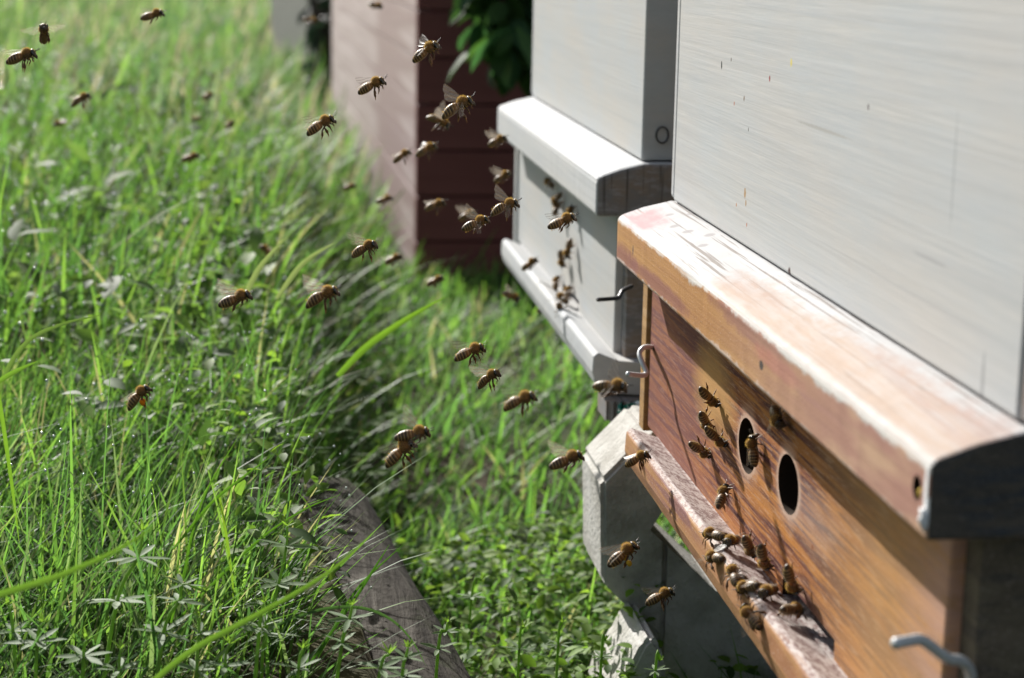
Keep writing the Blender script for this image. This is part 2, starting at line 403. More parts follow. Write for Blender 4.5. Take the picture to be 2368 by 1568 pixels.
x, y = scatter(.80, .895, 60000, lambda y: 0*y-.095, lambda y: 0*y+.012, lambda x, y: clump_noise(x*2, y) > .15)
cover('bushy_weeds', x, y, .098, (.005, .011), .55, [(.15, .25, .04), (.18, .30, .05), (.09, .17, .04)], 'bushy bright green small-leaved weeds growing in front of the concrete block', 'weeds')
x, y = scatter(.95, 1.8, 2600, XL, lambda y: np.asarray(edge_x(y))-.05, lambda x, y: clump_noise(x*.9, y*1.3) > .5)
cover('clover_leaves', x, y, .075, (.008, .020), .5, [(.16, .22, .12), (.13, .20, .08), (.17, .27, .06)], 'greyish green glossy leaves among the grass of the bank in the middle distance', 'weeds')
# dew
def dew():
    x, y = scatter(.75, 3.4, 2300, XL, lambda y: np.asarray(edge_x(y))-.03)
    n = len(x); z = ground(x, y)+RNG.uniform(.02, .09, n); r = RNG.uniform(.0005, .0011, n)*np.clip(y*.9, .6, 2.6)
    bm = bmesh.new(); bmesh.ops.create_icosphere(bm, subdivisions=1, radius=1); bv = np.array([v.co[:] for v in bm.verts]); bf = np.array([[v.index for v in f.verts] for f in bm.faces]); bm.free()
    V = (bv[None]*r[:, None, None]+np.stack([x, y, z], 1)[:, None]).reshape(-1, 3)
    Fc = (bf[None]+(np.arange(n)*len(bv))[:, None, None]).reshape(-1)
    me = bpy.data.meshes.new('dew'); me.vertices.add(len(V)); me.vertices.foreach_set('co', V.reshape(-1).astype(np.float32))
    me.loops.add(len(Fc)); me.loops.foreach_set('vertex_index', Fc.astype(np.int32)); me.polygons.add(len(Fc)//3)
    me.polygons.foreach_set('loop_start', (np.arange(len(Fc)//3)*3).astype(np.int32)); me.update(calc_edges=True)
    g = G('dew_water'); g.P.inputs['Coat Weight'].default_value = 1; g.P.inputs['Coat Roughness'].default_value = .22
    g.done((.55, .62, .58), .25, 1.)
    tag(link('dew', me, g.m, None, True), 'glinting dew drops scattered over the grass', 'dew', kind='stuff')
dew()

# ------------------------------------------------------------------ weathered edging timber
def edging():
    g = G('weathered_timber'); a = g.noise(g.vec((140, 9, 140), (0, 0, 0), (0, 0, -.12)), 1., 5, .65, .4); b = g.noise(g.vec((22,)*3), 1., 5, .7)
    c = g.ramp(a, [(.3, (.016, .014, .012)), (.52, (.048, .043, .038)), (.7, (.10, .092, .083))])
    c = g.mix(g.math('MULTIPLY', g.step(b, .55, .68), g.step(g.xyz(0), -.125, -.15)), c, (.24, .22, .20)); c = g.mix(g.math('MULTIPLY', g.step(b, .46, .36), .8), c, (.03, .035, .018))
    g.bump(g.math('ADD', a, b), .9, .004); m = g.done(g.mix(1., c, (1.15, 1.14, 1.1), 'MULTIPLY'), .95, .08)
    bm = bmesh.new(); nx, ny = 8, 46; vs = {}
    for j in range(ny):
        y = .30+(1.045-.30)*j/(ny-1); e = edge_x(y)
        for i in range(nx):
            u = i/(nx-1); x = e-.086+.086*u
            z = .120-.006*(abs(u-.5)*2)**4+.0012*math.sin(y*37+u*9)+random.uniform(-.0006, .0006)-(.012 if u > .97 else 0)*.5
            vs[i, j] = bm.verts.new((x, y, z))
    for j in range(ny-1):
        for i in range(nx-1): bm.faces.new((vs[i, j], vs[i+1, j], vs[i+1, j+1], vs[i, j+1]))
    r = bmesh.ops.extrude_face_region(bm, geom=bm.faces[:])
    for v in r['geom']:
        if isinstance(v, bmesh.types.BMVert): v.co.z = -.02
    bmesh.ops.recalc_face_normals(bm, faces=bm.faces[:])
    tag(bm_mesh('edging_timber', bm, m, None, True), 'weathered grey timber edging half buried along the foot of the grass', 'timber')
edging()

# ------------------------------------------------------------------ materials of the hives
near_specks = [(onX(2205, 400, .009), (.01, .0007, .016), (.36, .37, .38)), (onX(2150, 600, .009), (.01, .014, .0006), (.38, .38, .385)), (onX(1660, 620, .009), (.01, .010, .0012), (.37, .345, .315)), (onX(2270, 900, .009), (.01, .0012, .010), (.33, .335, .34)), (onX(1900, 300, .009), (.01, .03, .0006), (.40, .395, .38))]
for (px, py, r, c) in ((1555, 40, .0009, (.10, .05, .03)), (1559, 62, .0008, (.22, .09, .04)), (1560, 75, .0008, (.12, .06, .03)), (1563, 125, .0011, (.22, .07, .03)),
                       (1668, 151, .0011, (.06, .06, .06)), (1690, 138, .0006, (.1, .08, .06)), (1779, 182, .0008, (.25, .03, .03)), (1829, 145, .0010, (.62, .52, .12)),
                       (1720, 228, .0008, (.2, .16, .12)), (1697, 240, .0006, (.4, .12, .06)), (1722, 447, .0014, (.36, .24, .13)), (1724, 470, .0009, (.36, .25, .15)),
                       (1726, 520, .0006, (.4, .15, .08)), (1824, 634, .0016, (.05, .02, .02)), (1702, 474, .0006, (.4, .2, .1)), (1730, 300, .0005, (.1, .1, .1)), (2007, 247, .0007, (.1, .08, .08))):
    p = onX(px, py, .009); near_specks.append((p, (.01, r*1.1, r*1.5), c))
M_WBOX = mat_whitewash('whitewashed_board', specks=near_specks)
M_WBOX2 = mat_whitewash('white_painted_board', (.46, .445, .42), (.43, .45, .46), scuffs=False)
M_WHITE = mat_whitewash('white_painted_trim', (.50, .50, .495), (.46, .475, .49), scuffs=False)
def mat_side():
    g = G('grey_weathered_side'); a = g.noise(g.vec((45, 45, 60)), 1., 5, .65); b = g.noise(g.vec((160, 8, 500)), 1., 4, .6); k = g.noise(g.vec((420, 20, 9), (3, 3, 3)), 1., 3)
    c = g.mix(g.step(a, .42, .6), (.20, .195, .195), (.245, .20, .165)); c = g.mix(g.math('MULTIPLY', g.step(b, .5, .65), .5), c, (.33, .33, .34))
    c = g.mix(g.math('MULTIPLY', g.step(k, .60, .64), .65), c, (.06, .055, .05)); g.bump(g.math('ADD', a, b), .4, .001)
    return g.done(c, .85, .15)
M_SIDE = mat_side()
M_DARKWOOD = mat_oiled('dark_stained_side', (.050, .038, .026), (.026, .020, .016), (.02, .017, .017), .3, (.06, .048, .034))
M_ENDGRAIN = mat_oiled('dark_end_grain', (.085, .073, .060), (.05, .046, .043), (.045, .05, .058), .5, (.12, .10, .08))
M_MIDWOOD = mat_oiled('brown_stained_corner', (.12, .10, .07), (.08, .065, .048), (.07, .06, .05), .3, (.15, .12, .09))

def ledge_front(g, c):
    nz = g.noise(g.vec((160, 90, 160)), 1., 5, .7); n3 = g.noise(g.vec((40, 14, 60)), 1., 3)
    P = lambda px, py: onX(px, py, -.016)
    pur = (.235, .085, .075)
    for (px, py, r, a) in ((1445, 605, (.02, .030, .006), pur), (1520, 660, (.02, .06, .0035), pur), (1730, 760, (.02, .05, .004), pur), (1800, 850, (.02, .03, .003), (.40, .10, .07))):
        c = g.mix(g.math('MULTIPLY', g.patch(P(px, py), r, nz, .7, .3), .75), c, a)
    c = g.mix(g.math('MULTIPLY', g.step(g.xyz(1), .68, .50), .7), c, (.50, .345, .26))
    c = g.mix(g.math('MULTIPLY', g.math('MULTIPLY', g.step(g.xyz(1), .66, .5), g.step(n3, .5, .62)), .6), c, (.30, .13, .12))
    for (px, py, r) in ((1760, 845, (.02, .0026, .0016)), (1463, 578, (.02, .0012, .0022)), (1700, 720, (.02, .0015, .001))): c = g.mix(g.patch(P(px, py), r, nz, .4), c, (.06, .045, .04))
    # white paint that ran over the top edge and the lower edge
    lo = g.noise(g.vec((1, 22, 1)), 1., 3)
    e = g.math('ADD', g.xyz(2), g.math('ADD', g.math('MULTIPLY', g.math('SUBTRACT', nz, .5), .007), g.math('MULTIPLY', g.math('SUBTRACT', lo, .5), .007)))
    c = g.mix(g.math('MULTIPLY', g.step(e, .2915, .2930), g.math('ADD', .5, g.math('MULTIPLY', g.step(n3, .4, .55), .45))), c, (.58, .56, .53))
    c = g.mix(g.math('MULTIPLY', g.step(e, .2757, .2747), .6), c, (.62, .55, .50))
    for (px, py, r) in ((2143, 1185, (.02, .0026, .004)), (2140, 1130, (.02, .0012, .006))): c = g.mix(g.patch(P(px, py), r, nz, .4), c, (.82, .83, .84))
    return c
M_LFRONT = mat_oiled('ochre_ledge_front', (.46, .235, .075), (.36, .165, .055), (.28, .11, .08), .15, (.50, .29, .14), ledge_front)
def ledge_top():
    g = G('worn_white_ledge_top'); fine, broad = wood_grain(g); nz = g.noise(g.vec((110, 45, 110)), 1., 5, .7)
    c = g.mix(g.step(broad, .4, .7), (.49, .49, .495), (.40, .395, .39))
    crack = g.noise(g.vec((650, 9, 650), (0, 0, 0)), 1., 3, .5)
    c = g.mix(g.math('MULTIPLY', g.step(crack, .58, .63), .8), c, (.20, .17, .15))
    P = lambda px, py: onZ(px, py, .298)
    c = g.mix(g.patch((-.010, .838, .298), (.009, .022, .02), nz, 1.0, .45), c, g.mix(g.step(nz, .4, .6), (.52, .30, .31), (.50, .36, .36)))
    for (px, py) in ((1548, 508), (1560, 530), (1600, 515), (1590, 545), (1640, 560), (1625, 575)):
        c = g.mix(g.math('MULTIPLY', g.patch(P(px, py), (.0022, .003, .02), nz, .6, .2), .75), c, (.30, .28, .28))
    # bare worn wood towards the near end, white left along the box
    u = g.math('ADD', g.xyz(0), g.math('MULTIPLY', g.math('SUBTRACT', nz, .5), .030))
    u = g.math('ADD', u, g.math('MULTIPLY', g.math('SUBTRACT', .66, g.xyz(1)), -.035))
    nn = g.noise(g.vec((300, 30, 300), (5, 5, 5)), 1., 4, .7)
    bare = g.math('MULTIPLY', g.step(g.math('ADD', u, g.math('MULTIPLY', g.math('SUBTRACT', nn, .5), .008)), .003, -.005), g.step(g.math('ADD', g.xyz(1), g.math('MULTIPLY', g.math('SUBTRACT', nz, .5), .05)), .70, .675))
    pink = g.mix(g.step(broad, .42, .6), (.43, .33, .265), (.365, .265, .24))
    c = g.mix(g.math('MULTIPLY', bare, g.math('ADD', .55, g.math('MULTIPLY', g.step(nn, .35, .6), .4))), c, pink)
    c = g.mix(g.patch(P(1690, 695), (.004, .018, .02), nz, .6), c, (.62, .47, .40))
    ed = g.math('ADD', g.xyz(0), g.math('MULTIPLY', g.math('SUBTRACT', nz, .5), .003))
    c = g.mix(g.math('MULTIPLY', g.step(ed, -.0135, -.0150), g.math('ADD', .35, g.math('MULTIPLY', g.step(nn, .38, .55), .5))), c, (.58, .575, .565))
    g.bump(g.math('ADD', fine, nz), .4, .0008)
    return g.done(c, .85, .12)
M_LTOP = ledge_top()
def panel_extra(g, c):
    nz = g.noise(g.vec((70, 22, 110)), 1., 5, .7)
    P = lambda px, py: onX(px, py, 0)
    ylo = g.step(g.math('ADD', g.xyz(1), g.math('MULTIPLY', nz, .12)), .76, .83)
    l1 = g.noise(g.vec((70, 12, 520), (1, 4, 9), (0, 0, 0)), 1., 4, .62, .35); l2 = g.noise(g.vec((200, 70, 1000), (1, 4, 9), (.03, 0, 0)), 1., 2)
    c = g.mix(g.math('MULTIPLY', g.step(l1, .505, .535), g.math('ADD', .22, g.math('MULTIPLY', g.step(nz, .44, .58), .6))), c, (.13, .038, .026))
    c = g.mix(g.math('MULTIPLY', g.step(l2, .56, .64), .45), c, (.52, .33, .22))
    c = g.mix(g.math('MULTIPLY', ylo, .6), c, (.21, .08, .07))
    c = g.mix(g.math('MULTIPLY', g.patch(P(1650, 905), (.02, .030, .016), nz, .5, .4), .8), c, (.50, .28, .09))
    for (px, py, r) in ((1728, 1033, .0175), (1822, 1122, .0165)):
        pale = g.mix(g.patch(P(px, py), (.03, r, r*.92), nz, .3, .12), 0., 1.)
        c = g.mix(g.math('MULTIPLY', g.math('MULTIPLY', pale, g.step(nz, .38, .6)), .65), c, (.52, .33, .24))
    n5 = g.noise(g.vec((900, 500, 900)), 1., 3)
    for (px, py) in ((1727, 1031), (1822, 1122)): c = g.mix(g.math('MULTIPLY', g.patch(P(px, py), (.03, .0150, .0119), n5, .12, .05), .8), c, g.mix(n5, (.62, .44, .33), (.42, .26, .19)))
    c = g.mix(g.math('MULTIPLY', g.patch(P(1870, 1200), (.03, .03, .009), nz, .8, .5), .22), c, (.52, .47, .46))
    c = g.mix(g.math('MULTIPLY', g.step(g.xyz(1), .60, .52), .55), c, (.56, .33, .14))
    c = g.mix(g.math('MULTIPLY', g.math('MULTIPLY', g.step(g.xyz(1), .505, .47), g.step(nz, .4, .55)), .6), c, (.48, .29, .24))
    for (px, py, r) in ((1543, 893, (.02, .0012, .0038)), (1546, 912, (.02, .001, .002)), (1878, 1265, (.02, .001, .001))): c = g.mix(g.patch(P(px, py), r, nz, .4), c, (.25, .08, .03))
    return c
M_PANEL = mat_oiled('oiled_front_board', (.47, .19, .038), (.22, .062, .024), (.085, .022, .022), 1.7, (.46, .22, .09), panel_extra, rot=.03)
M_POST = mat_oiled('ochre_corner_strip', (.42, .24, .09), (.30, .17, .07), (.2, .1, .06), .1)
def board_extra(g, c):
    nz = g.noise(g.vec((260, 160, 260)), 1., 5, .7)
    nrm = g.n('ShaderNodeNewGeometry').outputs['Normal']; s = g.n('ShaderNodeSeparateXYZ'); g.l(nrm, s.inputs[0])
    topm = g.step(s.outputs[2], .5, .8)
    n4 = g.noise(g.vec((700, 300, 700)), 1., 4, .7); pale = g.mix(g.step(g.math('ADD', g.math('MULTIPLY', nz, .5), g.math('MULTIPLY', n4, .5)), .46, .56), (.45, .395, .37), (.20, .135, .125))
    return g.mix(topm, c, pale)
M_BOARD = mat_oiled('oiled_alighting_board', (.44, .235, .095), (.29, .125, .06), (.22, .10, .09), .4, (.5, .32, .18), board_extra)
M_STEEL = mat_plain('galvanised_steel', (.66, .68, .69), .45, .6, .35, 600, .2, .15)
M_BLACKSTEEL = mat_plain('dull_dark_steel', (.10, .10, .105), .4, .6, .8, 600, .2)
M_HOLESHADE = mat_plain('painted_hole_shade', (.035, .022, .014), .9, .1)  # dark brown wood tone, deepened to paint in the shade inside cut holes

# ------------------------------------------------------------------ one hive = lower box (base) and upper box
LEDGE = [(-.016, .274), (-.016, .2935), (-.0145, .2952), (-.004, .2990), (.009, .3020), (.40, .3020), (.40, .274)]
def ledge_idx(fc):
    n = fc.normal
    if abs(n.y) > .7: return 2
    if n.z > .35: return 1
    return 0
def hive(dx, dy, dz, near, lab_low, lab_up, group):
    root = empty('beehive', (0, 0, 0), label=lab_low, cat='beehive', group=group)
    up = empty('hive_box', (0, 0, 0), label=lab_up, cat='beehive', group=group)
    mF, mT, mE = (M_LFRONT, M_LTOP, M_ENDGRAIN) if near else (M_WHITE, M_WHITE, M_SIDE)
    y1 = .868
    led = prism_y('ledge', LEDGE, .440, y1, [mF, mT, mE], root, .0012 if near else .0022, 60, .00005, ledge_idx, 3)
    c = onX(2120, 1128, -.016)
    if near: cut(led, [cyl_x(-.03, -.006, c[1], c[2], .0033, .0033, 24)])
    # hive body behind the front board
    body = box('side_wall', .020, .40, .452, .8745, .186, .2735, M_DARKWOOD if near else M_SIDE, root, .001)
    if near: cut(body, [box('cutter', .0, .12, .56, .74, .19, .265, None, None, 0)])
    fb = box('front_board', 0, .0195, .464, .861, .195, .2735, M_PANEL if near else M_WBOX2, root, .0009)
    h1 = onX(1727, 1031, 0); h2 = onX(1822, 1120, 0); sl = onX(1838, 1400, 0)
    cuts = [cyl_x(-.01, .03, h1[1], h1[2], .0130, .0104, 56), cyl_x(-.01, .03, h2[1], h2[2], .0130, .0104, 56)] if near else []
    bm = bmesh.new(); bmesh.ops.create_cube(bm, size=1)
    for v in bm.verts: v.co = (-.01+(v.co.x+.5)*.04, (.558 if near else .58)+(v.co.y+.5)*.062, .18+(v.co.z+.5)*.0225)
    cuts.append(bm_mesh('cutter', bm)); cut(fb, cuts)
    post = M_POST if near else M_WBOX2
    box('corner_strip', -.0015, .0195, .8628, .8735, .192, .2735, post, root, .0006)
    box('corner_strip', .004, .0195, .4525, .4635, .186, .2735, M_MIDWOOD if near else M_SIDE, root, .0006)
    # alighting board
    ab = [(.018, .1945), (-.001, .1960), (-.0125, .2005), (-.0148, .1985), (-.0152, .190), (-.0135, .1835), (-.006, .1785), (.018, .176)]
    prism_y('alighting_board', ab, .442, .8375, [M_BOARD if near else M_WHITE], root, .0007, 40, .00006, None, 5)
    box('floor_rail', .019, .40, .446, .8735, .1655, .1855, M_DARKWOOD if near else M_SIDE, root, .001)
    if near:
        bm = bmesh.new(); bmesh.ops.create_icosphere(bm, subdivisions=3, radius=1)
        for v in bm.verts:
            k = 1+.2*math.sin(v.co.x*5+v.co.z*7)+.12*math.sin(v.co.y*11+v.co.z*5); v.co = (-.0160+v.co.x*k*.0012, .4425+v.co.y*k*.0019, .2790+v.co.z*k*.0032)
        bm_mesh('filler_lump', bm, mat_plain('white_filler', (.70, .72, .73), .5, .5, 0, 400, .2, .3), root, True)
        # plug of yellow foam in the screw hole and lumps of white filler
        tube('foam_plug', [(c[0]+.006, c[1]-.0006, c[2]-.001), (c[0]+.002, c[1]-.0006, c[2]-.0012), (c[0]+.0004, c[1]-.0006, c[2]-.0014)], [.0022, .0021, .0012], mat_plain('yellow_foam', (.42, .29, .06), .9, .1), root, 10)
    # upper box
    x0 = .009
    front = box('front_board', x0, x0+.02, .4482, .8615, .3028, .72, M_WBOX if near else M_WBOX2, up, .0010)
    box('corner_strip', x0+.0002, x0+.02, .8619, .8695, .3034, .72, M_WHITE, up, .0018)
    box('side_wall', x0+.0205, .40, .450, .8690, .3028, .72, M_SIDE if not near else M_DARKWOOD, up, .001)
    if near: box('corner_strip', x0+.0004, x0+.02, .4400, .4478, .3030, .72, M_SIDE, up, .001)
    box('lid', -.004, .42, .428, .882, .7205, .745, M_WHITE, up, .002)
    for o in (root, up): o.location = (dx, dy, dz)
    return root, up
nb, nu = hive(0, 0, 0, True, 'oiled orange-brown hive base with worn ledge, round holes and bees on its landing board',
     'whitewashed upper hive box standing on the worn orange-brown ledge', 'hives in a row')
sb, su = hive(.009, .536, .0045, False, 'white painted hive base with rounded ledge seen behind the orange-brown one',
     'white painted upper hive box standing on the clean white ledge', 'hives in a row')

def hook(pts, r, mat, label, parent_label, root):
    P = smooth_path(pts, 7); v, f = tube_geo(P, r, 12)
    o = pyd('hook', v, f, mat, root, True); o.matrix_parent_inverse = Matrix.Translation(-root.location); o['label'] = label
    return o
hook([onX(1521, 806, .003), onX(1507, 803, -.0005), at(1489, 803, .872), at(1478, 818, .868), at(1486, 842, .864), at(1494, 862, .862), at(1484, 868, .858), at(1450, 865, .85)], .00118, M_STEEL, 'bent galvanised hook at the far end of the brown front board', None, nb)
hook([at(2247, 1600, .505), at(2243, 1555, .50), at(2225, 1530, .495), at(2190, 1522, .49), at(2160, 1500, .487), at(2130, 1480, .484), at(2100, 1482, .481), at(2068, 1488, .478)], .00150, M_STEEL, 'bent galvanised hook at the near end of the brown front board', None, nb)
hook([onX(1460, 662, .012), at(1440, 672, .985), at(1430, 688, .98), at(1412, 691, .975), at(1382, 693, .965)], .0011, M_BLACKSTEEL, 'dark bent hook on the white hive base', None, sb)
# ring on the side of the second upper box
def ring():
    c = onY(1530, 312, .984-.001); n = 24; v = []
    P = [c+np.array([math.cos(2*math.pi*i/n)*.0032, -.001, math.sin(2*math.pi*i/n)*.0042]) for i in range(n+1)]
    o = tube('ring', P, .0006, M_BLACKSTEEL, su, 6); o.matrix_parent_inverse = Matrix.Translation(-su.location)
ring()

# ------------------------------------------------------------------ concrete supports
def concrete():
    g = G('concrete'); a = g.noise(g.vec((30,)*3), 1., 6, .65); b = g.noise(g.vec((400,)*3), 1., 3)
    c = g.ramp(a, [(.32, (.30, .285, .25)), (.5, (.47, .455, .42)), (.72, (.58, .57, .54))])
    c = g.mix(g.math('MULTIPLY', g.step(b, .6, .7), .3), c, (.14, .13, .11)); g.bump(g.math('ADD', g.math('MULTIPLY', a, 1.), b), .7, .0014)
    return g.done(c, .9, .2)
M_CONC = concrete()
q = lambda px, py, Y: (onY(px, py, Y)[0], onY(px, py, Y)[2])
def block(Yf, th, outer, hole, label, seed=1):
    """slab in the XZ plane with a chamfered outline and a cut-out"""
    bm = bmesh.new(); vs = [bm.verts.new((x, Yf, z)) for x, z in outer]; f = bm.faces.new(vs)
    r = bmesh.ops.extrude_face_region(bm, geom=[f])
    for v in r['geom']:
        if isinstance(v, bmesh.types.BMVert): v.co.y += th
    bmesh.ops.recalc_face_normals(bm, faces=bm.faces[:])
    bmesh.ops.bevel(bm, geom=bm.edges[:], offset=.0025, segments=2, affect='EDGES')
    o = bm_mesh('concrete_block', bm, M_CONC); tag(o, label, 'concrete block')
    if hole:
        bm = bmesh.new(); vs = [bm.verts.new((x, Yf-.02, z)) for x, z in hole]; f = bm.faces.new(vs)
        r = bmesh.ops.extrude_face_region(bm, geom=[f])
        for v in r['geom']:
            if isinstance(v, bmesh.types.BMVert): v.co.y += th+.04
        bmesh.ops.recalc_face_normals(bm, faces=bm.faces[:]); gx = q(1533, 1400, Yf)[0]
        cut(o, [bm_mesh('cutter', bm), box('cutter', gx-.0014, gx+.0014, Yf-.01, Yf+.004, -.03, .145, None, None, 0)], M_CONC)
    return o
YB = .885
out = [q(1391, 1345, YB), q(1389, 1112, YB), q(1500, 1000, YB), (.05, .1835), (.27, .1835), (.27, -.02), q(1530, 1620, YB), (q(1512, 1468, YB))]
hol = [q(1503, 1226, YB), q(1530, 1185, YB), q(1640, 1120, YB), q(1760, 1180, YB), q(1790, 1300, YB), q(1740, 1375, YB), q(1655, 1366, YB), q(1610, 1325, YB)]
block(YB, .058, out, hol, 'chamfered concrete block with a cut-out under the gap between the hives')
block(.47, .06, [(.09, -.02), (.09, .15), (.11, .165), (.35, .165), (.35, -.02)], None, 'plain concrete block under the near end of the brown hive base')
block(1.33, .06, [(.16, -.02), (.16, .155), (.18, .17), (.35, .17), (.35, -.02)], None, 'plain concrete block under the far end of the white hive base')
# small pale stone at the foot
def stone():
    o = block(.835, .055, [q(1400, 1660, .835), q(1418, 1590, .835), q(1455, 1548, .835), q(1484, 1490, .835), q(1508, 1468, .835), q(1530, 1500, .835), q(1541, 1560, .835), q(1540, 1660, .835)], None, 'broken pale piece of concrete half hidden by weeds below the concrete block')
    o.name = 'concrete_lump'; o['category'] = 'concrete'
stone()
# crumpled teal wrapping between block and white hive
def foil():
    c = at(1478, 972, 1.0); n = 14; v = []; f = []; rs = random.Random(4)
    for j in range(n):
        for i in range(n):
            u, w = i/(n-1)-.5, j/(n-1)-.5
            v.append((c[0]+u*.022+rs.uniform(-1, 1)*.0012, c[1]+w*.006+rs.uniform(-1, 1)*.003, c[2]+w*.020+rs.uniform(-1, 1)*.0015-abs(u)*.004))
    for j in range(n-1):
        for i in range(n-1): a = j*n+i; f.append((a, a+1, a+n+1, a+n))
    g = G('teal_foil'); nz = g.noise(g.vec((260,)*3, (1, 2, 3)), 1., 2); c_ = g.mix(g.step(nz, .52, .56), (.01, .16, .13), (.75, .80, .82))
    g.P.inputs['Metallic'].default_value = .3; m = g.done(c_, .25, .8)
    tag(pyd('crumpled_wrapper', v, f, m), 'crumpled teal and silver wrapper on top of the concrete block', 'wrapper')
foil()
# corrugated strip under the white hive's base end
def corrugated():
    v = []; f = []; n = 40; X0, X1, Y = .0, .045, .974
    prof = [(X0+(X1-X0)*i/n, .0022*math.sin(i*math.pi/2.)) for i in range(n+1)]
    for x, w in prof: v += [(x, Y-.006+w, .1805), (x, Y-.006+w, .1700), (x, Y+.02, .1805), (x, Y+.02, .1700)]
    for i in range(n):
        a, b = i*4, i*4+4; f += [(a, a+1, b+1, b), (a+2, b+2, b+3, a+3), (a, b, b+2, a+2), (a+1, a+3, b+3, b+1)]
    f += [(0, 2, 3, 1), (n*4, n*4+1, n*4+3, n*4+2)]
    tag(pyd('corrugated_strip', v, f, M_SIDE), 'grey corrugated strip under the near end of the white hive base', 'strip')
corrugated()

# ------------------------------------------------------------------ red plank shed and pale far hive
def shed():
    a = at(957, 600, 2.36); b_dir = unit((-.018, 1, 0)); root = empty('red_shed', (a[0], a[1], 0), label='red plank shed with pale sunlit long side and dark red end', cat='shed')
    g = G('red_planks_sun_sheen'); fine, broad = wood_grain(g, 0, .35); c = g.mix(g.step(fine, .35, .7), (.52, .43, .44), (.36, .27, .28)); sb_ = g.noise(g.vec((8, .9, 16), (2, 2, 2)), 1., 2); c = g.mix(g.math('MULTIPLY', g.step(sb_, .45, .56), .9), c, (.30, .20, .21))  # pale tone paints grazing sun sheen onto dark red planks; darker bands over it
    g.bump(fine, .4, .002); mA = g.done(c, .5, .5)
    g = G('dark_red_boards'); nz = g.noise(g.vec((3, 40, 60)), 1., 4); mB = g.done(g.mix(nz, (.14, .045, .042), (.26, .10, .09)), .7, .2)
    L = 1.85; ang = math.atan2(.018, 1)
    base = mA
    me1 = None; me2 = None; h = .056
    for k in range(19):
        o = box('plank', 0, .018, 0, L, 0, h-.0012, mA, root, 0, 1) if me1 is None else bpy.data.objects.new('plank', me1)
        if me1 is None: me1 = o.data
        else: COL.objects.link(o); o.parent = root
        o.matrix_parent_inverse = Matrix(); o.location = (random.uniform(-.0004, .0004), 0, k*h)
    for k in range(19):
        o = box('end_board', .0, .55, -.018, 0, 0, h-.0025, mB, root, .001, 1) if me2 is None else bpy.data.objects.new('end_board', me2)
        if me2 is None: me2 = o.data
        else: COL.objects.link(o); o.parent = root
        o.matrix_parent_inverse = Matrix(); o.location = (.0, -.001+random.uniform(-.0015, .0015), k*h)
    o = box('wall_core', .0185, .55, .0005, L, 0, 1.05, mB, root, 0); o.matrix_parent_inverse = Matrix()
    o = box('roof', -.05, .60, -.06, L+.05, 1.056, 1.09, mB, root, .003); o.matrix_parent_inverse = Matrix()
    root.rotation_euler.z = ang
    bpy.context.view_layer.update()
shed()
def far_hive():
    a = at(712, 185, 5.4); z0 = float(ground(a[0], a[1]))-.02
    root = empty('far_hive', (a[0], a[1], z0), label='pale grey weathered far hive left of the red shed', cat='beehive')
    m = mat_plain('pale_grey_wood', (.50, .49, .44), .8, .2, 0, 30, .4); d = mat_plain('painted_shade_side', (.02, .03, .035), .35, .7, 0, 20, .4)  # end board coloured near black to stand in for the shaded side
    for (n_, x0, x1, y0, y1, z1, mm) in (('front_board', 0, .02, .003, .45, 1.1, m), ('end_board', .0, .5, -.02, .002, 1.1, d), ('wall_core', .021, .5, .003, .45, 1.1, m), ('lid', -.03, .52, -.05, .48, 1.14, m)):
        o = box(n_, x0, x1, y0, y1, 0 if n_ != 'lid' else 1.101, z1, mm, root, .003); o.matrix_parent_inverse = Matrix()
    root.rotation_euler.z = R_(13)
far_hive()
# shrub between the shed and the white hive
def shrub(name, base, cx, spread, zr, nleaf, L, cols, label, seed, droop=.2):
    root = empty(name, base, label=label, cat='shrub'); rs = np.random.default_rng(seed)
    bark = mat_plain('shrub_bark', (.09, .07, .05), .9, .1); mL = mat_leaf('shrub_leaf', rough=.6, trans=.4, spec=.25)
    V = []; F = []; tips = []
    for k in range(16):
        e = np.array([cx[0], cx[1], 0])+np.append(rs.normal(0, 1, 2)*spread, rs.uniform(*zr)); b = np.array(base); e = np.array([e[0], e[1], e[2]])
        m1 = b*.6+e*.4+rs.normal(0, .03, 3); m1[2] = b[2]*.5+e[2]*.5; pts = smooth_path([b, m1, e], 5)
        pts = [p-b for p in pts]; v, f = tube_geo(pts, [.009*(1-.75*i/len(pts)) for i in range(len(pts))], 6); o_ = len(V); V += v; F += [tuple(i+o_ for i in q_) for q_ in f]; tips.append(e)
    pyd('stem', V, F, bark, root, True)
    tips = np.array(tips); k = rs.integers(0, len(tips), nleaf); P = tips[k]+rs.normal(0, 1, (nleaf, 3))*np.array([*spread, (zr[1]-zr[0])*.22])*.7-np.array(base)
    keep = (P[:, 2]+base[2] > zr[0]-.05) & (P[:, 0]+base[0] > cx[0]-.045); P = P[keep]; n = len(P)
    a = rs.uniform(0, 2*np.pi, n); d = np.stack([np.cos(a), np.sin(a), rs.normal(-droop, .4, n)], 1); nr = np.stack([rs.normal(0, .5, n), rs.normal(0, .5, n), np.ones(n)], 1)
    Ls = rs.uniform(L*.6, L*1.2, n); c = np.array(cols)[rs.integers(0, len(cols), n)]*rs.uniform(.6, 1.3, (n, 1))
    o = leaves_mesh('leaves', P, d, nr, Ls, Ls*.5, c, mL, root); o['kind'] = 'stuff'
bx = at(1180, 60, 2.12)
shrub('leafy_shrub', (bx[0]+.16, bx[1]+.02, .0), (bx[0], bx[1]), (.030, .04), (bx[2]+.0, bx[2]+.50), 1500, .05, [(.045, .10, .03), (.06, .13, .035), (.045, .11, .05)], 'dark green leafy shrub hanging in front of the dark red shed end', 5, .7)
bx = at(742, 60, 4.6)
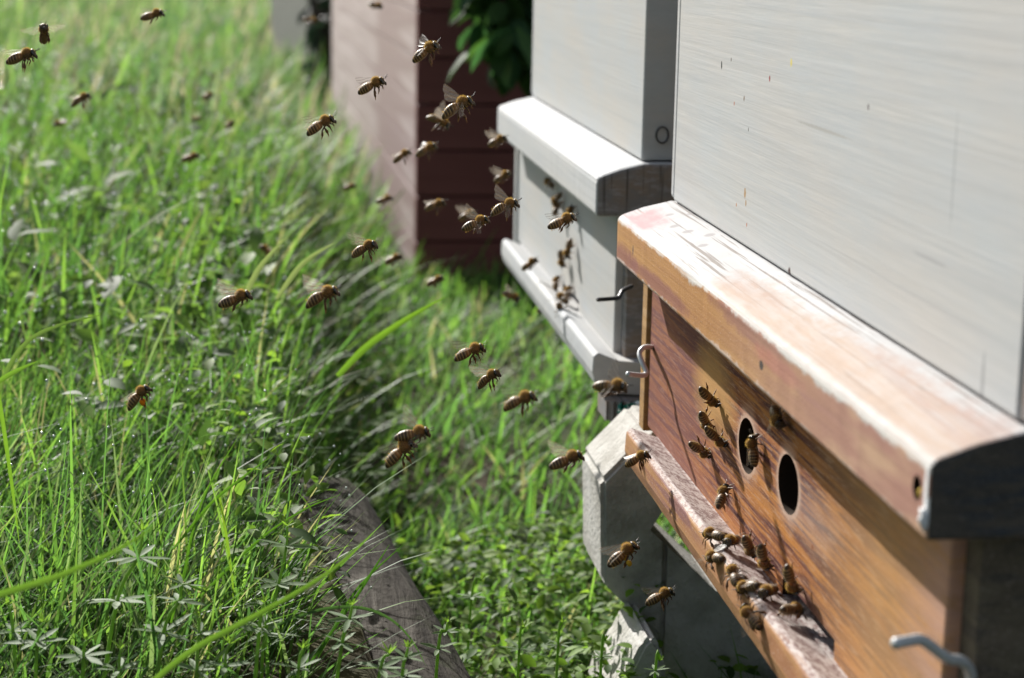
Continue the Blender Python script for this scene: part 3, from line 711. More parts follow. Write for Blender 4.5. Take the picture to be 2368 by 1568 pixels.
shrub('small_shrub', (bx[0]+.03, bx[1], .0), (bx[0]+.02, bx[1]), (.03, .05), (bx[2]-.20, bx[2]+.5), 500, .05, [(.012, .03, .022), (.02, .04, .03)], 'small dark bluish shrub between the pale far hive and the red shed', 6, .3)
# hedge that closes the meadow
def hedge():
    n = 9000; x = RNG.uniform(-14, 12, n); y = RNG.normal(17.5, .5, n); z = RNG.uniform(0, 2.3, n)
    base = np.stack([x, y, z], 1); Ls = RNG.uniform(.12, .25, n)
    o = leaves_mesh('hedge', base, rnd_dirs(n, .2), np.stack([RNG.normal(0, .6, n), -np.ones(n)*.5, np.ones(n)], 1), Ls, Ls*.6, gcolors(n, 0)*.5, M_WEED)
    tag(o, 'dark green hedge closing the far side of the meadow', 'hedge', kind='stuff')
hedge()

# ------------------------------------------------------------------ single plants in the foreground
def one_blade(pts, w, label, col=(.10, .20, .025)):
    P = smooth_path(pts, 6); n = len(P); v = []; f = []
    view = unit(P[n//2]-CAM)
    for i, p in enumerate(P):
        t = i/(n-1); T = unit(P[min(i+1, n-1)]-P[max(i-1, 0)]); s = unit(np.cross(T, view)+.25*view); s = unit(s-T*np.dot(s, T))
        up_ = np.cross(s, T); k = w*.5*(1-t**3)*(.7+.3*min(1, t*4))+.00005
        v += [p-s*k, p+up_*k*.35, p+s*k]
    for i in range(n-1):
        a = i*3; f += [(a, a+1, a+4, a+3), (a+1, a+2, a+5, a+4)]
    root = empty('grass_blade', tuple(P[0]), label=label, cat='grass blade', group='long grass blades standing out of the meadow')
    o = pyd('blade', [p-P[0] for p in v], f, M_GRASS, root, True)
    a = o.data.color_attributes.new('col', 'FLOAT_COLOR', 'POINT'); a.data.foreach_set('color', np.tile((*col, 1.), n*3).astype(np.float32))
A = lambda z, *p: [at(px, py, z) for px, py in p]
G1, G2, G3 = (.13, .235, .035), (.085, .19, .02), (.11, .17, .05)
one_blade(A(.56, (-260, 1490), (-100, 1415), (0, 1375), (140, 1330), (270, 1272), (372, 1208)), .0023, 'broad blurred blade slanting in from the left edge at the bottom', G1)
one_blade(A(.60, (250, 1690), (350, 1580), (450, 1500), (560, 1440), (700, 1362), (790, 1300), (862, 1232)), .0020, 'broad soft blade crossing in front of the timber, rising from the bottom edge', G1)
one_blade(A(.755, (395, 1440), (425, 1330), (445, 1230), (480, 1130), (563, 990)), .0012, 'thin upright blade left of centre with the highest tip', G2)
one_blade(A(.76, (330, 1520), (480, 1362), (600, 1248), (700, 1180), (787, 1143)), .0011, 'thin blade leaning right with its tip above the timber', G2)
one_blade(A(.74, (700, 1560), (760, 1470), (830, 1370), (868, 1310), (901, 1258)), .0013, 'dark green blade in front of the timber with a brown tip', (.05, .13, .015))
one_blade(A(.745, (735, 1520), (800, 1400), (850, 1335), (945, 1248)), .0011, 'dark green blade just right of the brown-tipped one', (.06, .15, .02))
one_blade(A(.77, (400, 1270), (487, 1165), (560, 1105), (634, 1050)), .0012, 'short bright blade crossing the tall upright one', G2)
one_blade(A(.75, (508, 1150), (525, 1250), (537, 1340), (541, 1420)), .0011, 'bright yellowish blade hanging straight down', (.16, .26, .03))
one_blade(A(.72, (640, 1445), (740, 1410), (830, 1405), (900, 1430), (950, 1478), (985, 1540)), .0012, 'arching dark blade bowed over the timber', (.06, .12, .04))
one_blade(A(1.05, (780, 870), (850, 800), (940, 738), (1035, 683)), .004, 'bright blurred blade pointing up right above the bank edge', (.15, .27, .03))
one_blade(A(.86, (-20, 960), (20, 850), (70, 785), (150, 748), (235, 728)), .0022, 'arching pale blade by the left edge', G3)
one_blade(A(.80, (-15, 890), (30, 862), (90, 834)), .0022, 'short pale leaf tip poking in at the left edge', G1)
one_blade(A(.78, (-5, 900), (10, 1000), (30, 1140), (45, 1260)), .0017, 'tall bright stem along the left edge', (.14, .25, .03))
one_blade(A(1.0, (560, 700), (600, 620), (665, 545)), .0032, 'silvery blurred blade above the left pair of bees', (.20, .24, .12))
one_blade(A(1.0, (640, 690), (700, 610), (775, 560)), .003, 'second silvery blurred blade beside the sandy bank edge', (.20, .24, .12))
M_STRAW = mat_leaf('bedstraw_leaf_green', rough=.62, trans=.42, spec=.28)
LEAFME = {}
def leaf_part(name, p, d, nr, L, w, mat, col, root, bend=.2):
    key = (round(col[0], 3), bend)
    if key not in LEAFME:
        o = leaves_mesh(name, np.zeros((1, 3)), np.array([[1., 0, 0]]), np.array([[0, 0, 1.]]), np.array([1.]), np.array([1.]), np.array([col]), mat, None, bend)
        LEAFME[key] = o.data; bpy.data.objects.remove(o)
    o = bpy.data.objects.new(name, LEAFME[key]); COL.objects.link(o)
    x = Vector(d).normalized(); z = (Vector(nr)-x*Vector(nr).dot(x)).normalized(); y = z.cross(x)
    M = Matrix((x*L, y*w, z*w)).transposed().to_4x4(); M.translation = Vector(p); o.parent = root; o.matrix_local = M
def bedstraw(nodes, z, label, L0, seed, base=None):
    """nodes: pixel places of the whorls from the top down; the last is the foot"""
    rs = np.random.default_rng(seed); P = [at(px, py, z) for px, py in nodes]; b = P[-1]
    b = np.array([b[0], b[1], min(b[2], float(ground(b[0], b[1]))+.0)])
    root = empty('bedstraw_plant', tuple(b), label=label, cat='plant', group='whorled bedstraw plants at the foot of the picture')
    path = smooth_path([b]+[p for p in P[:-1]][::-1], 5); n = len(path)
    v, f = tube_geo([p-b for p in path], [.0008*(1-.45*i/n) for i in range(n)], 6); st = pyd('stem', v, f, M_STRAW, root, True)
    a = st.data.color_attributes.new('col', 'FLOAT_COLOR', 'POINT'); a.data.foreach_set('color', np.tile((.24, .38, .08, 1.), len(v)).astype(np.float32))
    for k, p in enumerate(P[:-1]):
        top = k == 0; nl = 7 if top else 6; L = L0*(.42 if top else .75+.18*k)*rs.uniform(.85, 1.1); ph = rs.uniform(0, 1)
        for j in range(nl):
            a = 2*math.pi*(j+ph)/nl+rs.normal(0, .12); e = rs.normal(.75 if top else .12, .15)
            d = (math.cos(a)*math.cos(e), math.sin(a)*math.cos(e), math.sin(e))
            leaf_part('leaf', p-b, d, (rs.normal(0, .2), rs.normal(0, .2), 1), L*rs.uniform(.8, 1.15), L*.24, M_STRAW, (.22, .36, .06) if top else (.17, .25, .12), root, .15)
Z = .70
bedstraw([(331, 1228), (318, 1290), (271, 1389), (215, 1530)], Z, 'tallest bedstraw left of centre with long pale lower leaves', .0135, 1)
bedstraw([(664, 1217), (662, 1262), (644, 1350), (612, 1466), (600, 1540)], .73, 'slender bedstraw stem rising in front of the left end of the timber', .0115, 2)
bedstraw([(814, 1400), (808, 1430), (791, 1486), (758, 1570)], Z, 'bedstraw in front of the middle of the timber', .0100, 3)
bedstraw([(900, 1512), (880, 1545), (845, 1600)], .68, 'low pale bedstraw rosette at the bottom edge, left of its neighbour', .0115, 4)
bedstraw([(943, 1498), (938, 1520), (930, 1562), (925, 1600)], .68, 'bright bedstraw tip at the bottom edge right of the pale rosette', .0085, 5)
bedstraw([(460, 1428), (460, 1465), (455, 1550), (452, 1600)], .69, 'bedstraw with a cup shaped tip below the thin upright blade', .0095, 6)
bedstraw([(477, 1368), (423, 1352), (415, 1389), (378, 1462), (344, 1545)], Z, 'leaning bedstraw beside the foot of the thin upright blade', .0095, 7)
bedstraw([(100, 1440), (86, 1484), (70, 1550)], .68, 'bedstraw nearest the lower left corner', .0125, 8)
bedstraw([(200, 1480), (193, 1518), (180, 1590)], .68, 'low bedstraw just right of the one in the corner', .0125, 9)
bedstraw([(1034, 1440), (1030, 1461), (1013, 1500), (990, 1560)], .76, 'small bedstraw right of the timber', .0075, 10)
bedstraw([(610, 1395), (600, 1450), (580, 1540)], .71, 'low bedstraw at the left edge of the timber', .0095, 12)
bedstraw([(530, 1490), (520, 1540), (515, 1600)], .68, 'low bedstraw at the bottom edge below the hanging blade', .0105, 13)
bedstraw([(20, 1400), (30, 1460), (40, 1560)], .70, 'bedstraw cut by the left edge near the bottom', .0115, 14)
bedstraw([(280, 1500), (275, 1550), (270, 1600)], .68, 'low bedstraw at the bottom edge below the long-leaved one', .0115, 15)
bedstraw([(700, 1500), (690, 1545), (680, 1610)], .69, 'low bedstraw at the bottom edge below the slender one', .0095, 16)
bedstraw([(1115, 1340), (1090, 1380), (1070, 1440)], .92, 'blurred weed tip standing in the dark hollow right of the timber', .0095, 17)
bedstraw([(1300, 1440), (1290, 1490), (1280, 1560)], .86, 'blurred bedstraw low in front of the concrete block', .0095, 18)
bedstraw([(1210, 1450), (1200, 1500), (1190, 1580)], .86, 'blurred bedstraw left of the pale stone', .0095, 19)
bedstraw([(1400, 1480), (1390, 1520), (1380, 1600)], .82, 'bedstraw leaning over the pale stone', .0085, 20)
bedstraw([(1525, 1528), (1515, 1550), (1500, 1600)], .82, 'small bedstraw at the bottom edge right of the pale stone', .0075, 21)

# ------------------------------------------------------------------ bees (built in millimetres, +X forwards, +Z back)
MM = .001
def bee_body(pose):
    V = []; F = []; C = []
    def add(v, f, c):
        o = len(V); V.extend(v); F.extend(tuple(i+o for i in q_) for q_ in f)
        C.extend(c if len(c) == len(v) else [c]*len(v))
    def lathe(cs, n=16, colf=None):      # (x, z, ry, rz)
        v = []; f = []; c = []
        for i, (x, z, ry, rz) in enumerate(cs):
            for k in range(n):
                a = 2*math.pi*k/n; v.append((x, ry*math.cos(a), z+rz*math.sin(a))); c.append(colf(i, math.sin(a)))
        for i in range(len(cs)-1):
            for k in range(n): j = (k+1) % n; f.append((i*n+k, i*n+j, (i+1)*n+j, (i+1)*n+k))
        f.append(tuple(range(n))[::-1]); m = (len(cs)-1)*n; f.append(tuple(m+k for k in range(n)))
        add(v, f, c)
    droop = pose['droop']
    # abdomen: six plates, each one stepping out over the next
    cs = []; cols = []
    xs0 = -.6; Lab = 7.0
    edges = [0, .13, .30, .47, .63, .78, 1.0]
    prof = lambda t: 2.15*math.sin(math.pi*min(1, (t*.86+.11)))**.55*(1-.12*t) if t < .995 else .15
    for s in range(6):
        a, b = edges[s], edges[s+1]
        for t, st, kind in ((a+.004, .99, 0), (a+(b-a)*.25, 1.01, 1), (a+(b-a)*.62, 1.02, 2), (b-.03 if s < 5 else a+(b-a)*.85, 1.03 if s < 5 else 1., 3)):
            r = prof(t)*st; x = xs0-Lab*t; z = -droop*t*t*3.2-.15
            cs.append((x, z, r, r*.93)); cols.append((s, kind))
    cs.append((xs0-Lab*.995, -droop*3.2-.2, .25, .25)); cols.append((5, 3))
    dark = (.045, .026, .012); tan = (.30, .17, .06); pale = (.34, .22, .10); amber = (.26, .12, .035)
    tn = pose.get('tan', 1.)
    def ac(i, s_):
        s, k = cols[i]
        if s_ < -.45: base = (.14, .085, .04)
        elif k == 0: base = pale if s > 0 else tan
        elif k == 1: base = tuple(x*tn for x in (amber if s < 2 else (.10, .06, .03)))
        else: base = dark if s > 1 else tuple(x*tn*.5 for x in amber)
        return (*base, 1)
    lathe(cs, 18, ac)
    # thorax, neck, head
    th = [(-.75, .0, .6, .6), (-.3, .25, 1.45, 1.45), (.4, .35, 1.95, 1.95), (1.3, .4, 2.12, 2.1), (2.1, .35, 1.95, 1.9), (2.75, .2, 1.35, 1.4), (3.1, .1, .6, .7)]
    lathe(th, 16, lambda i, s_: ((.17, .085, .028, 0) if s_ > .0 else (.09, .06, .032, 0)))
    hd = []
    for (x, z, ry, rz) in [(2.95, .1, .5, .5), (3.1, -.05, 1.5, 1.35), (3.5, -.2, 1.85, 1.75), (3.95, -.4, 1.7, 1.75), (4.3, -.7, 1.2, 1.4), (4.5, -1.0, .5, .8)]: hd.append((x, z, ry, rz))
    lathe(hd, 16, lambda i, s_: (.055, .038, .022, 1))
    v, f = tube_geo([(4.1, 0, -1.3), (4.35, 0, -2.1), (4.3, 0, -2.7)], [.75, .5, .2], 8); add(v, f, (.05, .03, .02, 1))
    # antennae
    for s in (-1, 1):
        au = pose.get('ant', .35)
        v, f = tube_geo([(4.2, .35*s, -.3), (4.8, .75*s, .25+au), (5.3, .95*s, .1+au), (6.5, 1.2*s, .15+au*2.2)], [.13, .12, .13, .11], 6); add(v, f, (.03, .02, .015, 1))
    # legs: hip, knee, ankle, foot, with radii
    for s in (-1, 1):
        for L in pose['legs']:
            pts = [(x, y*s, z) for x, y, z in L[:4]] if not (len(L) > 5 and s == -1) else [(x, y*s, z) for x, y, z in L[5]]
            r = L[4]; P = []; Rr = []
            for i in range(3):
                a, b = np.array(pts[i]), np.array(pts[i+1])
                for t in (0, .35, .7, 1) if i < 2 else (0.05, .5, 1): 
                    if i and t == 0: continue
                    P.append(a+(b-a)*t); Rr.append(np.interp(t, [0, .35, .7, 1], r[i]))
            v, f = tube_geo(P, Rr, 7, .75)
            cc = []
            for i in range(len(P)): cc += [((.07, .035, .016, 1) if i < 4 else ((.10, .045, .018, 1) if i < 7 else (.22, .095, .03, 1)))]*7
            add(v, f, cc)
    return V, F, C
rh = ([.45, .42, .40, .28], [.24, .42, .62, .55], [.42, .34, .12, .12]); rm = ([.36, .33, .3, .22], [.2, .24, .25, .18], [.2, .13, .12, .1])
LEG_FLY = [[(.1, 1.0, -1.3), (-1.0, 1.6, -2.4), (-1.5, 1.7, -4.6), (-2.1, 1.5, -6.2), rh],
           [(1.1, 1.1, -1.4), (1.3, 2.0, -2.6), (.5, 1.9, -3.6), (.1, 1.7, -4.3), rm],
           [(2.3, .9, -1.2), (3.0, 1.4, -2.2), (2.6, 1.0, -3.0), (2.9, .8, -3.6), rm]]
LEG_FLY2 = [[(.1, 1.0, -1.3), (-.4, 1.6, -2.8), (-.2, 1.6, -4.9), (-.5, 1.4, -6.6), rh, [(.1, 1.0, -1.3), (-1.6, 1.7, -2.2), (-2.4, 1.6, -4.0), (-3.3, 1.5, -5.2)]],
            [(1.1, 1.1, -1.4), (1.6, 2.0, -2.4), (1.7, 1.9, -3.6), (1.6, 1.7, -4.6), rm],
            [(2.3, .9, -1.2), (3.2, 1.3, -2.0), (3.1, 1.0, -2.8), (3.5, .8, -3.0), rm]]
LEG_TUCK = [[(.1, 1.0, -1.3), (-1.6, 1.9, -1.9), (-2.9, 1.8, -3.2), (-3.8, 1.5, -3.9), rh],
            [(1.1, 1.1, -1.4), (.9, 2.0, -2.4), (-.1, 1.9, -2.9), (-.8, 1.7, -3.1), rm],
            [(2.3, .9, -1.2), (3.0, 1.4, -1.9), (2.4, 1.0, -2.4), (2.0, .8, -2.6), rm]]
LEG_WALK = [[(.1, 1.0, -1.2), (-1.6, 3.0, -1.1), (-3.2, 3.9, -2.4), (-4.6, 4.3, -3.3), rh],
            [(1.1, 1.1, -1.4), (1.2, 3.2, -1.0), (.8, 4.6, -2.6), (.5, 5.4, -3.3), rm],
            [(2.3, .9, -1.2), (3.2, 2.4, -1.2), (4.0, 3.2, -2.6), (4.6, 3.6, -3.3), rm]]
LEG_WALK2 = [[(.1, 1.0, -1.2), (-.8, 3.1, -.6), (-3.0, 5.0, .4), (-4.8, 5.4, 1.2), rh, [(.1, 1.0, -1.2), (-1.8, 2.8, -1.1), (-3.4, 3.6, -2.4), (-5., 3.9, -3.3)]],
             [(1.1, 1.1, -1.4), (1.6, 3.2, -1.0), (1.8, 4.6, -2.6), (1.9, 5.4, -3.3), rm],
             [(2.3, .9, -1.2), (3.4, 2.2, -1.2), (4.6, 2.8, -2.6), (5.4, 3.0, -3.3), rm]]
g = G('bee_body'); at_ = g.n('ShaderNodeAttribute'); at_.attribute_name = 'col'; nz = g.noise(g.vec((2200,)*3), 1., 3)
cb = g.mix(g.math('MULTIPLY', g.step(nz, .4, .7), .5), at_.outputs['Color'], g.mix(1., at_.outputs['Color'], (1.8, 1.7, 1.5), 'MULTIPLY'))
g.P.inputs['Sheen Weight'].default_value = .12; g.P.inputs['Sheen Roughness'].default_value = .4; g.P.inputs['Sheen Tint'].default_value = (.9, .75, .5, 1)
g.bump(nz, .5, .0001); M_BEE = g.done(cb, g.math('SUBTRACT', .95, g.math('MULTIPLY', at_.outputs['Alpha'], .47)), .35)
M_EYE = mat_plain('bee_eye', (.012, .011, .012), .12, .7)
M_HAIR = mat_leaf('bee_hair', (.48, .29, .10), (.32, .19, .07), .6, .5, False, .2)
M_POL_O = mat_plain('orange_pollen', (.75, .22, .01), .85, .1, 0, 1500, .3, .4); M_POL_Y = mat_plain('yellow_pollen', (.72, .48, .06), .85, .1, 0, 1500, .3, .4)
def mat_wing():
    g = G('bee_wing'); w = g.n('ShaderNodeTexWave'); g.l(g.vec((1, 1, 1), (0, 0, 0), (0, 0, .25)), w.inputs[0]); w.wave_type = 'BANDS'; w.bands_direction = 'Y'
    w.inputs['Scale'].default_value = 260; w.inputs['Distortion'].default_value = 3.5; w.inputs['Detail'].default_value = 2
    vein = g.step(w.outputs['Fac'], .78, .95)
    g.done(g.mix(vein, (.62, .58, .50), (.16, .10, .06)), .3, .6)
    tl = g.n('ShaderNodeBsdfTranslucent'); g.l(g.mix(vein, (.72, .68, .60), (.25, .16, .09)), tl.inputs[0])
    m1 = g.n('ShaderNodeMixShader'); m1.inputs[0].default_value = .55; g.l(g.P.outputs[0], m1.inputs[1]); g.l(tl.outputs[0], m1.inputs[2])
    tr = g.n('ShaderNodeBsdfTransparent'); mx = g.n('ShaderNodeMixShader'); g.l(g.math('ADD', .13, g.math('MULTIPLY', vein, .3)), mx.inputs[0])
    g.l(tr.outputs[0], mx.inputs[1]); g.l(m1.outputs[0], mx.inputs[2]); g.l(mx.outputs[0], g.out.inputs[0])
    return g.m
M_WING = mat_wing()
def wing_mesh(name, L, Wd):
    n = 9; v = []; f = []
    for i in range(n):
        t = i/(n-1); x = L*t; lead = .10*Wd*math.sin(math.pi*t); w = Wd*(.16+.84*math.sin(math.pi*min(1, t*.78+.03))**1.2)*(1 if t < .99 else .25)
        for k in range(4):
            s = k/3; v.append((x*MM, (lead-w*s)*MM, (.10*math.sin(s*9+t*3)-.2*t*t)*MM))
    for i in range(n-1):
        for k in range(3): a = i*4+k; f.append((a, a+1, a+5, a+4))
    me = bpy.data.meshes.new(name); me.from_pydata(v, [], f); me.update(); me.materials.append(M_WING); me.shade_smooth(); return me
FW = wing_mesh('forewing', 9.2, 3.1); HW = wing_mesh('hindwing', 6.4, 2.2)
def eye_mesh():
    bm = bmesh.new(); bmesh.ops.create_uvsphere(bm, u_segments=10, v_segments=7, radius=1)
    for v in bm.verts: v.co = (v.co.x*.55*MM, v.co.y*.42*MM, v.co.z*1.15*MM)
    me = bpy.data.meshes.new('eye'); bm.to_mesh(me); bm.free(); me.materials.append(M_EYE); me.shade_smooth(); return me
EYE = eye_mesh()
def hair_mesh(seed, n=900):
    rs = np.random.default_rng(seed); v = []; f = []
    def hair(p, d, L, w=.035):
        s = unit(np.cross(d, rs.normal(size=3))); o = len(v); v.extend([(p-s*w)*MM, (p+s*w)*MM, (p+d*L)*MM]); f.append((o, o+1, o+2))
    for _ in range(n):
        d = unit(rs.normal(size=3)); p = np.array([1.25, 0, .35])+d*np.array([1.75, 1.95, 1.95]); hair(p, unit(d+rs.normal(0, .35, 3)+np.array([-.2, 0, 0])), rs.uniform(.4, 1.0), .028)
    for _ in range(n//3):
        d = unit(rs.normal(size=3)); p = np.array([3.7, 0, -.35])+d*np.array([.7, 1.6, 1.6])
        if abs(d[1]) < .75: hair(p, unit(d+rs.normal(0, .3, 3)), rs.uniform(.2, .45), .025)
    for _ in range(n//2):
        t = rs.choice([.06, .16, .33, .5, .66, .8])+rs.normal(0, .02); a = rs.uniform(0, 2*math.pi); r = 2.1*math.sin(math.pi*min(1, (t*.86+.11)))**.55*(1-.12*t)
        p = np.array([-.6-7*t, r*math.cos(a), r*.93*math.sin(a)-.2-t*t]); hair(p, unit(np.array([-1.2, math.cos(a), math.sin(a)])), rs.uniform(.2, .5), .025)
    me = bpy.data.meshes.new('hair'); me.from_pydata([tuple(map(float, p)) for p in v], [], f); me.update(); me.materials.append(M_HAIR); return me
HAIR = hair_mesh(3, 1900)
def body_mesh(pose):
    V, F, C = bee_body(pose); me = bpy.data.meshes.new('bee_body'); me.from_pydata([tuple(float(x)*MM for x in p) for p in V], [], F); me.update()
    bm = bmesh.new(); bm.from_mesh(me); bmesh.ops.recalc_face_normals(bm, faces=bm.faces[:]); bm.to_mesh(me); bm.free()
    a = me.color_attributes.new('col', 'FLOAT_COLOR', 'POINT'); a.data.foreach_set('color', np.array(C, np.float32).reshape(-1)); me.materials.append(M_BEE); me.shade_smooth(); return me
POSES = {'a': dict(droop=.28, legs=LEG_FLY), 'b': dict(droop=.45, legs=LEG_FLY2, ant=.6, tan=1.2), 'c': dict(droop=.1, legs=LEG_TUCK, ant=.1), 'd': dict(droop=.6, legs=LEG_FLY, tan=.7),
         'w': dict(droop=.12, legs=LEG_WALK, tan=.8), 'v': dict(droop=.3, legs=LEG_WALK2, ant=.0)}
BM = {k: body_mesh(p) for k, p in POSES.items()}
# wing placement: (elevation, sweep back, twist) in degrees for the right (-Y) and left (+Y) side
WINGS = {'up': ((62, 38, 20), (66, 34, -20)), 'back': ((25, 62, 10), (30, 60, -10)), 'spread': ((8, 18, 5), (12, 14, -5)), 'down': ((-40, 15, 30), (58, 20, -25)), 'fold': ((6, 80, 2), (8, 79, -2)), 'high': ((78, 45, 35), (80, 40, -35))}
def make_wing(me, name, side, hip, el_, sw, tw, parent):
    o = bpy.data.objects.new(name, me); COL.objects.link(o); o.parent = parent
    e, s, t = R_(el_), R_(sw), R_(tw)
    x = Vector((-math.sin(s), side*math.cos(s)*math.cos(e), math.cos(s)*math.sin(e) if el_ != 0 else 0)).normalized()
    fwd = Vector((1, 0, 0)); y = (fwd-x*fwd.dot(x)).normalized(); z = x.cross(y)
    M = Matrix((x, y, z)).transposed() @ Matrix.Rotation(t, 3, 'X')
    M = M.to_4x4(); M.translation = Vector(hip)*MM; o.matrix_local = M
def bee(head, tail, z, pose, wings, label, group, roll=0, side=1, up_=None, P=None, pollen=None, scale=1.):
    """head / tail: where the two ends appear; side=+1: head nearer than tail"""
    Lb = .0128*scale
    if P is None:
        c = at((head[0]+tail[0])/2, (head[1]+tail[1])/2, z); d = at(*head, z)-at(*tail, z); l = np.linalg.norm(d)
        k = min(l/Lb, 1.); d = d/l*k-side*unit(c-CAM)*math.sqrt(max(0, 1-k*k)); d = unit(d)
        if l > Lb: scale *= min(l/Lb, 1.2)
    else: c, d = P
    u = Vector((0, 0, 1.)) if up_ is None else Vector(up_)
    x = Vector(d); zz = (u-x*u.dot(x)).normalized(); yy = zz.cross(x)
    M = (Matrix((x, yy, zz)).transposed() @ Matrix.Rotation(R_(roll), 3, 'X')).to_4x4()
    root = empty('bee', label=label, cat='bee', group=group)
    M.translation = Vector(c)-x*(-1.7*MM*scale)*1.0; root.matrix_world = M @ Matrix.Scale(scale, 4)
    for nm, me in (('body', BM[pose]), ('hair', HAIR)):
        o = bpy.data.objects.new(nm, me); COL.objects.link(o); o.parent = root
        if nm == 'hair': o['kind'] = 'stuff'
    for s in (-1, 1):
        o = bpy.data.objects.new('eye', EYE); COL.objects.link(o); o.parent = root; o.location = (3.62*MM, s*1.55*MM, -.1*MM)
        w = WINGS[wings][0 if s == -1 else 1]
        make_wing(FW, 'forewing', s, (1.7, s*1.2, 1.6), *w, root)
        make_wing(HW, 'hindwing', s, (.7, s*1.1, 1.5), w[0]-4, w[1]+16, w[2], root)
    if pollen:
        for s in (-1, 1):
            bm = bmesh.new(); bmesh.ops.create_icosphere(bm, subdivisions=2, radius=1)
            for v in bm.verts: v.co = Vector((v.co.x*.95, v.co.y*.75, v.co.z*1.35))*MM*(1+.08*math.sin(v.co.x*9+v.co.z*7))
            o = bm_mesh('pollen_basket', bm, pollen, root, True); o.location = (-1.25*MM, s*2.1*MM, -3.2*MM)
    return root
GF = 'bees flying in front of the hives'
